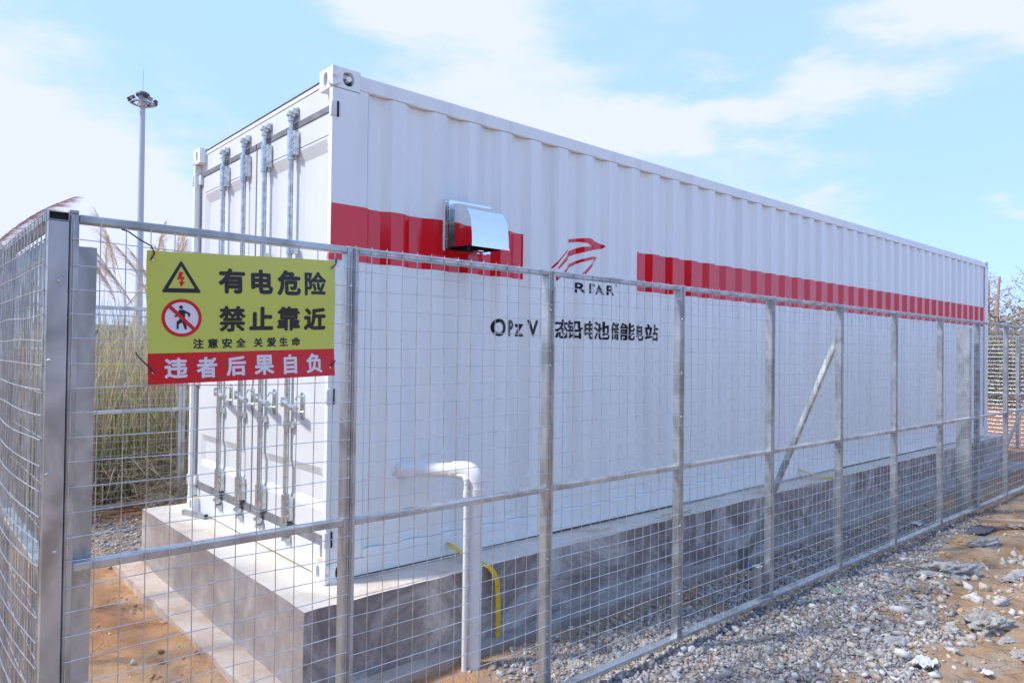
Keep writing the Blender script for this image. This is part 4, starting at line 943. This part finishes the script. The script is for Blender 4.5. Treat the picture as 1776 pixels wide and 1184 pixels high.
# dark leaf litter base so the stand is opaque low down
x, y, r = field(2600, -4.5, 6.5, 6.4, 9.5, 47); gz = gheight(x, y)
blades('undergrowth', x, y, gz, r.uniform(.5, 1.2, len(x)), r.uniform(.3, 1.0, len(x)), r.uniform(0, 6.28, len(x)), r.uniform(.015, .035, len(x)), [(.22, .19, .10), (.32, .25, .15), (.24, .23, .11), (.42, .34, .21)], 48)

def reed(base, height, lean, ldir, plen, pw, seed, label, group=None, nh=230, arch=1.0, cols=None, hairw=.0016, stemr=.004):
    r = np.random.default_rng(seed); t0 = thing('reed', base, label, 'reed', group)
    B0 = np.array(base); ld = np.array([math.cos(ldir), math.sin(ldir), 0])
    def P_(t): return B0+ld*(lean*height*t**(1.6+arch))+np.array([0, 0, height*(t-.33*lean*arch*t**4)])
    pts = [P_(t) for t in np.linspace(0, 1, 14)]; MB().tube([tuple(p) for p in pts], [stemr*(1-.75*i/13) for i in range(14)], 5).done('stem', M['stem'], t0, True)
    V = []; Fq = []; T = []; cols_ = cols or [(.74, .60, .46), (.64, .50, .37), (.80, .69, .56), (.56, .42, .32)]
    for i in range(nh):
        s = 1-plen*(1-r.uniform(0, 1)**.8); p = P_(s); tg = P_(min(1, s+.01))-P_(s-.01); tg /= np.linalg.norm(tg)
        rel = (s-(1-plen))/plen; a = r.uniform(0, 6.28); sd_ = np.array([math.cos(a), math.sin(a), 0]); ln = pw*(.35+.8*math.sin(math.pi*min(1, rel*.9+.12)))*r.uniform(.7, 1.2)
        c_ = np.array(cols_[r.integers(len(cols_))])*r.uniform(.85, 1.15); k0 = len(V)
        for j in range(4):
            q_ = j/3; pt = p+tg*ln*1.5*q_+sd_*ln*.55*q_**.8+ld*ln*.45*q_*q_-np.array([0, 0, 1])*ln*.55*q_*q_
            sw = np.cross(tg, sd_); ww = hairw*(1.6-1.1*q_); V += [pt-sw*ww, pt+sw*ww]; T += [c_, c_]
        for j in range(3): Fq.append((k0+2*j, k0+2*j+1, k0+2*j+3, k0+2*j+2))
    obj('plume', V, np.array(Fq), M['plume'], t0, False, {'tint': np.array(T)})
    return t0
RG = 'dry reeds with feathery plumes behind the rear fence'; RL = 'dry feathery reed plume rising above the tall grass behind the rear fence'
protos = [reed((60+i, 0, 0), 3.35, .16+.06*i, 0.0, .20+.03*i, .11+.015*i, 200+i, RL, RG, 170) for i in range(4)]
rs = np.random.default_rng(77)
spots = [(.08, 6.1), (.16, 6.4), (.30, 6.0), (.38, 6.3), (.45, 5.9), (.56, 6.2), (.66, 6.4), (.74, 6.0), (.82, 6.1), (.88, 6.4), (.93, 5.95), (.99, 6.2), (.97, 6.5), (1.05, 6.1), (.90, 6.25), (.70, 6.6), (.22, 6.7), (.5, 6.7), (-.05, 6.5), (.02, 6.9), (1.12, 6.5), (.84, 6.7), (.60, 5.8), (.35, 7.0), (1.3, 6.4), (1.6, 6.8)]
for i, (xx, yy2) in enumerate(spots):
    z_ = float(gheight(np.array([xx]), np.array([yy2]))[0]); sc_ = rs.uniform(.92, 1.06)*(1.07 if xx > .4 else 1.0)
    if i < 4: o = protos[i]; o.location = (xx, yy2, z_); o.rotation_euler = (0, 0, rs.uniform(0, 6.28)); o.scale = (sc_,)*3
    else: copy_tree(protos[i % 4], (xx, yy2, z_), rs.uniform(0, 6.28), sc_)
PK = [(.50, .36, .33), (.58, .45, .42), (.42, .30, .28)]
reed((-1.70, 4.3, -.5), 3.78, .31, .0, .34, .13, 301, 'long arching reed plume sweeping over the left fence against the sky', None, 260, 1.3, PK, .0020, .006)
reed((-1.62, 4.0, -.5), 3.12, .20, .1, .28, .10, 302, 'drooping reed plume below the long arching one, above the left fence', None, 150, 1.6, PK, .0019, .005)
reed((-1.75, 3.6, -.5), 2.85, .17, .2, .30, .10, 303, 'lowest arching reed at the left picture edge over the fence', None, 110, 1.6, PK, .0019, .005)
reed((.66, 5.9, -.45), 3.15, .26, 3.05, .20, .13, 304, 'pinkish reed plume leaning left just beside the fence corner post', None, 200, .8, [(.66, .50, .43), (.74, .60, .52)])

# right-hand trees and shrubs
def tree(base, height, seed, label, crown='bare', spread=.42, nb=26, cols=None, leafn=900, lsize=.10, trunkr=.13):
    r = random.Random(seed); t0 = thing('tree', base, label, 'tree', 'scrubby trees beyond the far fence')
    B0 = Vector(base); pts = []; wx = r.uniform(-.4, .4); wy = r.uniform(-.4, .4)
    for i in range(9): t = i/8; pts.append(B0+Vector((wx*math.sin(t*2.2)*.5, wy*math.sin(t*3)*.5, height*t*.96)))
    MB().tube(pts, [trunkr*(1-.85*i/8)+.01 for i in range(9)], 8).done('trunk', M['bark'], t0, True)
    b = MB(); tips = []
    for k in range(nb):
        t = r.uniform(.22, 1.0); i = min(7, int(t*8)); p = pts[i].lerp(pts[i+1], t*8-i); a = r.uniform(0, 6.28); ln = height*spread*(1.15-t*.75)*r.uniform(.6, 1.1)
        d = Vector((math.cos(a), math.sin(a), r.uniform(.05, .5))); q = [p]; rr = trunkr*.34*(1.15-t)
        for j in range(4):
            q.append(q[-1]+d*ln/4+Vector((r.uniform(-1, 1), r.uniform(-1, 1), r.uniform(-.3, .7)))*ln*.05); d = (d+Vector((0, 0, .10))).normalized()
            tips.append(q[-1])
            for s2 in range(2):
                dd = (d+Vector((r.uniform(-1, 1), r.uniform(-1, 1), r.uniform(-.3, .6)))).normalized(); e = q[-1]+dd*ln*.28*r.uniform(.5, 1.1); b.tube([q[-1], q[-1].lerp(e, .5)+Vector((0, 0, .03)), e], [rr*.35, rr*.25, rr*.08], 3, False); tips.append(e); tips.append(q[-1].lerp(e, .6))
        b.tube(q, [rr*(1-.2*j)+.004 for j in range(5)], 4, False)
    b.done('branches', M['bark'], t0)
    rn = np.random.default_rng(seed); TP = np.array([v[:] for v in tips]); c_ = TP[rn.integers(len(TP), size=leafn)]+rn.normal(0, height*.022, (leafn, 3))
    a = rn.normal(size=(leafn, 3)); a /= np.linalg.norm(a, axis=1)[:, None]; bb = np.cross(a, rn.normal(size=(leafn, 3))); bb /= np.linalg.norm(bb, axis=1)[:, None]
    s_ = lsize*rn.uniform(.5, 1.2, (leafn, 1)); V = np.stack([c_-a*s_, c_-bb*s_*.28, c_+a*s_, c_+bb*s_*.28], 1).reshape(-1, 3)
    cl = np.array(cols or [(.30, .24, .16), (.36, .27, .20), (.22, .21, .13), (.42, .32, .25)]); C_ = np.repeat(cl[rn.integers(len(cl), size=leafn)]*rn.uniform(.8, 1.2, (leafn, 1)), 4, 0)
    obj('crown', V, np.arange(leafn*4).reshape(-1, 4), M['veg'], t0, False, {'tint': C_}); return t0
gh = lambda x, y: float(gheight(np.array([x]), np.array([y]))[0])
tree((30, 4.25, gh(30, 4.25)), 5.0, 1, 'sparse brown tree with a thick pale trunk right beside the container end', trunkr=.17, leafn=500, lsize=.06, spread=.36, nb=34)
tree((33, 3.6, gh(33, 3.6)), 5.6, 2, 'thin twiggy tree at the right picture edge beyond the far fence', leafn=600, lsize=.06, nb=36)
tree((36, 6.2, gh(36, 6.2)), 5.4, 3, 'twiggy tree partly hidden behind the far container corner', leafn=700, lsize=.06, nb=36)
tree((34, 1.8, gh(34, 1.8)), 5.2, 4, 'twiggy tree just outside the right picture edge beyond the fence', leafn=600, lsize=.06, nb=34)
def shrub(base, rx, rz, seed, label, cols, n=2600, ls=.11):
    t0 = thing('shrub', base, label, 'shrub', 'shrubs beyond the far fence'); rn = np.random.default_rng(seed)
    b = MB(); B0 = Vector(base)
    for k in range(14):
        a = rn.uniform(0, 6.28); e = B0+Vector((math.cos(a)*rx*rn.uniform(.2, .8), math.sin(a)*rx*rn.uniform(.2, .8), rz*rn.uniform(.6, 1.15))); b.tube([B0, B0.lerp(e, .5)+Vector((0, 0, .15)), e], [.03, .02, .006], 4, False)
    b.done('stems', M['bark'], t0)
    cl = rn.normal(size=(28, 3)); cl /= np.linalg.norm(cl, axis=1)[:, None]; cl = cl*rn.uniform(.4, .95, (28, 1))*np.array([rx, rx, rz*.55])+np.array(base)+np.array([0, 0, rz*.5])
    c_ = cl[rn.integers(28, size=n)]+rn.normal(0, 1, (n, 3))*np.array([rx, rx, rz])*.17; c_[:, 2] = np.maximum(c_[:, 2], base[2]+.03)
    a = rn.normal(size=(n, 3)); a /= np.linalg.norm(a, axis=1)[:, None]; bb = np.cross(a, rn.normal(size=(n, 3))); bb /= np.linalg.norm(bb, axis=1)[:, None]
    s_ = ls*rn.uniform(.5, 1.3, (n, 1)); V = np.stack([c_-a*s_, c_-bb*s_*.35, c_+a*s_, c_+bb*s_*.35], 1).reshape(-1, 3)
    C_ = np.repeat(np.array(cols)[rn.integers(len(cols), size=n)]*rn.uniform(.75, 1.2, (n, 1)), 4, 0)
    obj('foliage', V, np.arange(n*4).reshape(-1, 4), M['veg'], t0, False, {'tint': C_}); return t0
SC1 = [(.18, .21, .10), (.27, .27, .14), (.42, .35, .23), (.33, .30, .19)]; SC2 = [(.42, .32, .22), (.52, .42, .30), (.32, .26, .18), (.28, .29, .16)]
sh = [((27.0, 4.0), 1.0, 2.6, 'rounded olive shrub right beside the container end'), ((28.5, 2.4), 1.3, 2.4, 'broad olive shrub at the right picture edge'), ((30.5, 5.6), 1.6, 2.9, 'tall dull green shrub partly behind the container'),
      ((33, 2.4), 2.0, 3.2, 'large brownish shrub behind the broad olive one'), ((35.5, 5.0), 2.2, 3.6, 'highest brown thicket under the bare trees'), ((31, .3), 1.8, 2.8, 'olive shrub outside the right picture edge'), ((34, -3), 2.3, 3.0, 'brown shrub farther right outside the picture')]
for i, ((sx_, sy_), rx, rz, lb) in enumerate(sh): shrub((sx_, sy_, gh(sx_, sy_)), rx, rz, 400+i, lb, SC1 if i % 2 == 0 else SC2)
# far tree line all round
rn = np.random.default_rng(9); n = 26000; ang = rn.uniform(0, 2*math.pi, n); dist = 75+rn.uniform(0, 14, n); hh = 2.8+3.2*fbm(ang*14, ang*0+3, 4, 3)
c_ = np.stack([np.cos(ang)*dist, np.sin(ang)*dist, rn.uniform(-.6, 1, n)*hh], 1); c_[:, 2] = np.maximum(c_[:, 2], -.5)
a = rn.normal(size=(n, 3)); a /= np.linalg.norm(a, axis=1)[:, None]; bb = np.cross(a, rn.normal(size=(n, 3))); bb /= np.linalg.norm(bb, axis=1)[:, None]; s_ = .55*rn.uniform(.5, 1.3, (n, 1))
obj('far_scrub', np.stack([c_-a*s_, c_-bb*s_*.5, c_+a*s_, c_+bb*s_*.5], 1).reshape(-1, 3), np.arange(n*4).reshape(-1, 4), M['veg'], None, False,
    {'tint': np.repeat(np.array([(.10, .12, .07), (.15, .15, .09), (.20, .17, .11)])[rn.integers(3, size=n)], 4, 0)}, 'stuff')
# low blue hills on the horizon
V = []; Fq = []; K = 160
for i in range(K):
    a = 2*math.pi*i/K; h = 12+22*float(fbm(np.array([a*5]), np.array([1.]), 4, 6)[0]+.5)
    for rr, z in ((600, -2), (680, h*.6), (760, h), (900, -2)): V.append((math.cos(a)*rr, math.sin(a)*rr, z))
for i in range(K):
    for j in range(3): Fq.append((4*i+j, 4*((i+1) % K)+j, 4*((i+1) % K)+j+1, 4*i+j+1))
obj('hills', V, np.array(Fq), M['hill'], None, True, None, 'structure')

# ------------------------------------------------------------------ high-mast light
am = math.radians(76.35); dm = 68.0; mx_, my_ = -1.878+math.cos(am)*dm, -3.697+math.sin(am)*dm; mh = 1.336+dm*math.tan(math.radians(17.35))
mt = thing('high_mast_light', (mx_, my_, -.5), 'tall grey high-mast light with a ring of floodlights, left of the container', 'light mast')
MB().tube([(mx_, my_, -.5), (mx_, my_, 8), (mx_, my_, mh-.3)], [.34, .27, .21], 16).tube([(mx_, my_, mh-.9), (mx_, my_, mh-.2)], .36, 16).done('pole', M['mast'], mt, True)
MB().tube([(mx_, my_, mh+.3), (mx_, my_, mh+2.3)], .022, 6).done('lightning_rod', M['mast'], mt)
ring_pts = [(mx_+0.92*math.cos(a), my_+0.92*math.sin(a), mh-.62) for a in np.linspace(0, 2*math.pi, 33)]
MB().tube(ring_pts, .05, 8, False).done('ring', M['mast'], mt, True)
b = MB()
for k in range(6): a = k*math.pi/3+.3; b.tube([(mx_+.25*math.cos(a), my_+.25*math.sin(a), mh-.45), (mx_+.92*math.cos(a), my_+.92*math.sin(a), mh-.62)], .035, 6)
b.done('arms', M['mast'], mt)
bm = bmesh.new(); bmesh.ops.create_uvsphere(bm, u_segments=20, v_segments=10, radius=1)
for v in bm.verts: v.co = Vector((mx_+v.co.x*.56, my_+v.co.y*.56, mh+.10+max(v.co.z, -.25)*.34))
MB().bm(bm).done('cap', M['lamp'], mt, True)
for k in range(9):
    a = k*2*math.pi/9+.15; R_ = Matrix.Translation((mx_+1.04*math.cos(a), my_+1.04*math.sin(a), mh-.38)) @ Matrix.Rotation(a, 4, 'Z') @ Matrix.Rotation(math.radians(38), 4, 'Y')
    bm = bmesh.new(); bmesh.ops.create_cube(bm, size=1)
    for v in bm.verts: v.co = Vector((v.co.x*.22*(1 if v.co.z > 0 else 1.5), v.co.y*.34, v.co.z*.28))
    bmesh.ops.bevel(bm, geom=bm.edges[:], offset=.03, segments=1, affect='EDGES')
    fl_ = MB().bm(bm, R_).tube([R_ @ Vector((0, -.24, -.1)), R_ @ Vector((-.1, -.24, -.42)), R_ @ Vector((-.1, .24, -.42)), R_ @ Vector((0, .24, -.1))], .02, 5).done('floodlight', M['lamp'], mt)
    g = MB().add([R_ @ Vector(p) for p in ((.168, -.14, -.10), (.168, .14, -.10), (.125, .14, .10), (.125, -.14, .10))], [(0, 1, 2, 3)]).done('lens', M['glass'], fl_)

# dense thicket behind the photographer, unseen, added to darken reflections in the red stripe
rn = np.random.default_rng(19); n = 19000; ang = rn.uniform(math.radians(-165), math.radians(-72), n); dist = 17+rn.uniform(0, 4, n); hh = 6.8+3*fbm(ang*9, ang*0+2, 4, 13)
c_ = np.stack([-1.9+np.cos(ang)*dist, -3.7+np.sin(ang)*dist, -.5+rn.uniform(0, 1, n)*hh], 1)
a = rn.normal(size=(n, 3)); a /= np.linalg.norm(a, axis=1)[:, None]; bb = np.cross(a, rn.normal(size=(n, 3))); bb /= np.linalg.norm(bb, axis=1)[:, None]; s_ = .30*rn.uniform(.5, 1.3, (n, 1))
obj('thicket', np.stack([c_-a*s_, c_-bb*s_*.6, c_+a*s_, c_+bb*s_*.6], 1).reshape(-1, 3), np.arange(n*4).reshape(-1, 4), M['veg'], None, False,
    {'tint': np.repeat(np.array([(.05, .08, .03), (.08, .11, .04), (.11, .11, .05)])[rn.integers(3, size=n)], 4, 0)}, 'stuff')
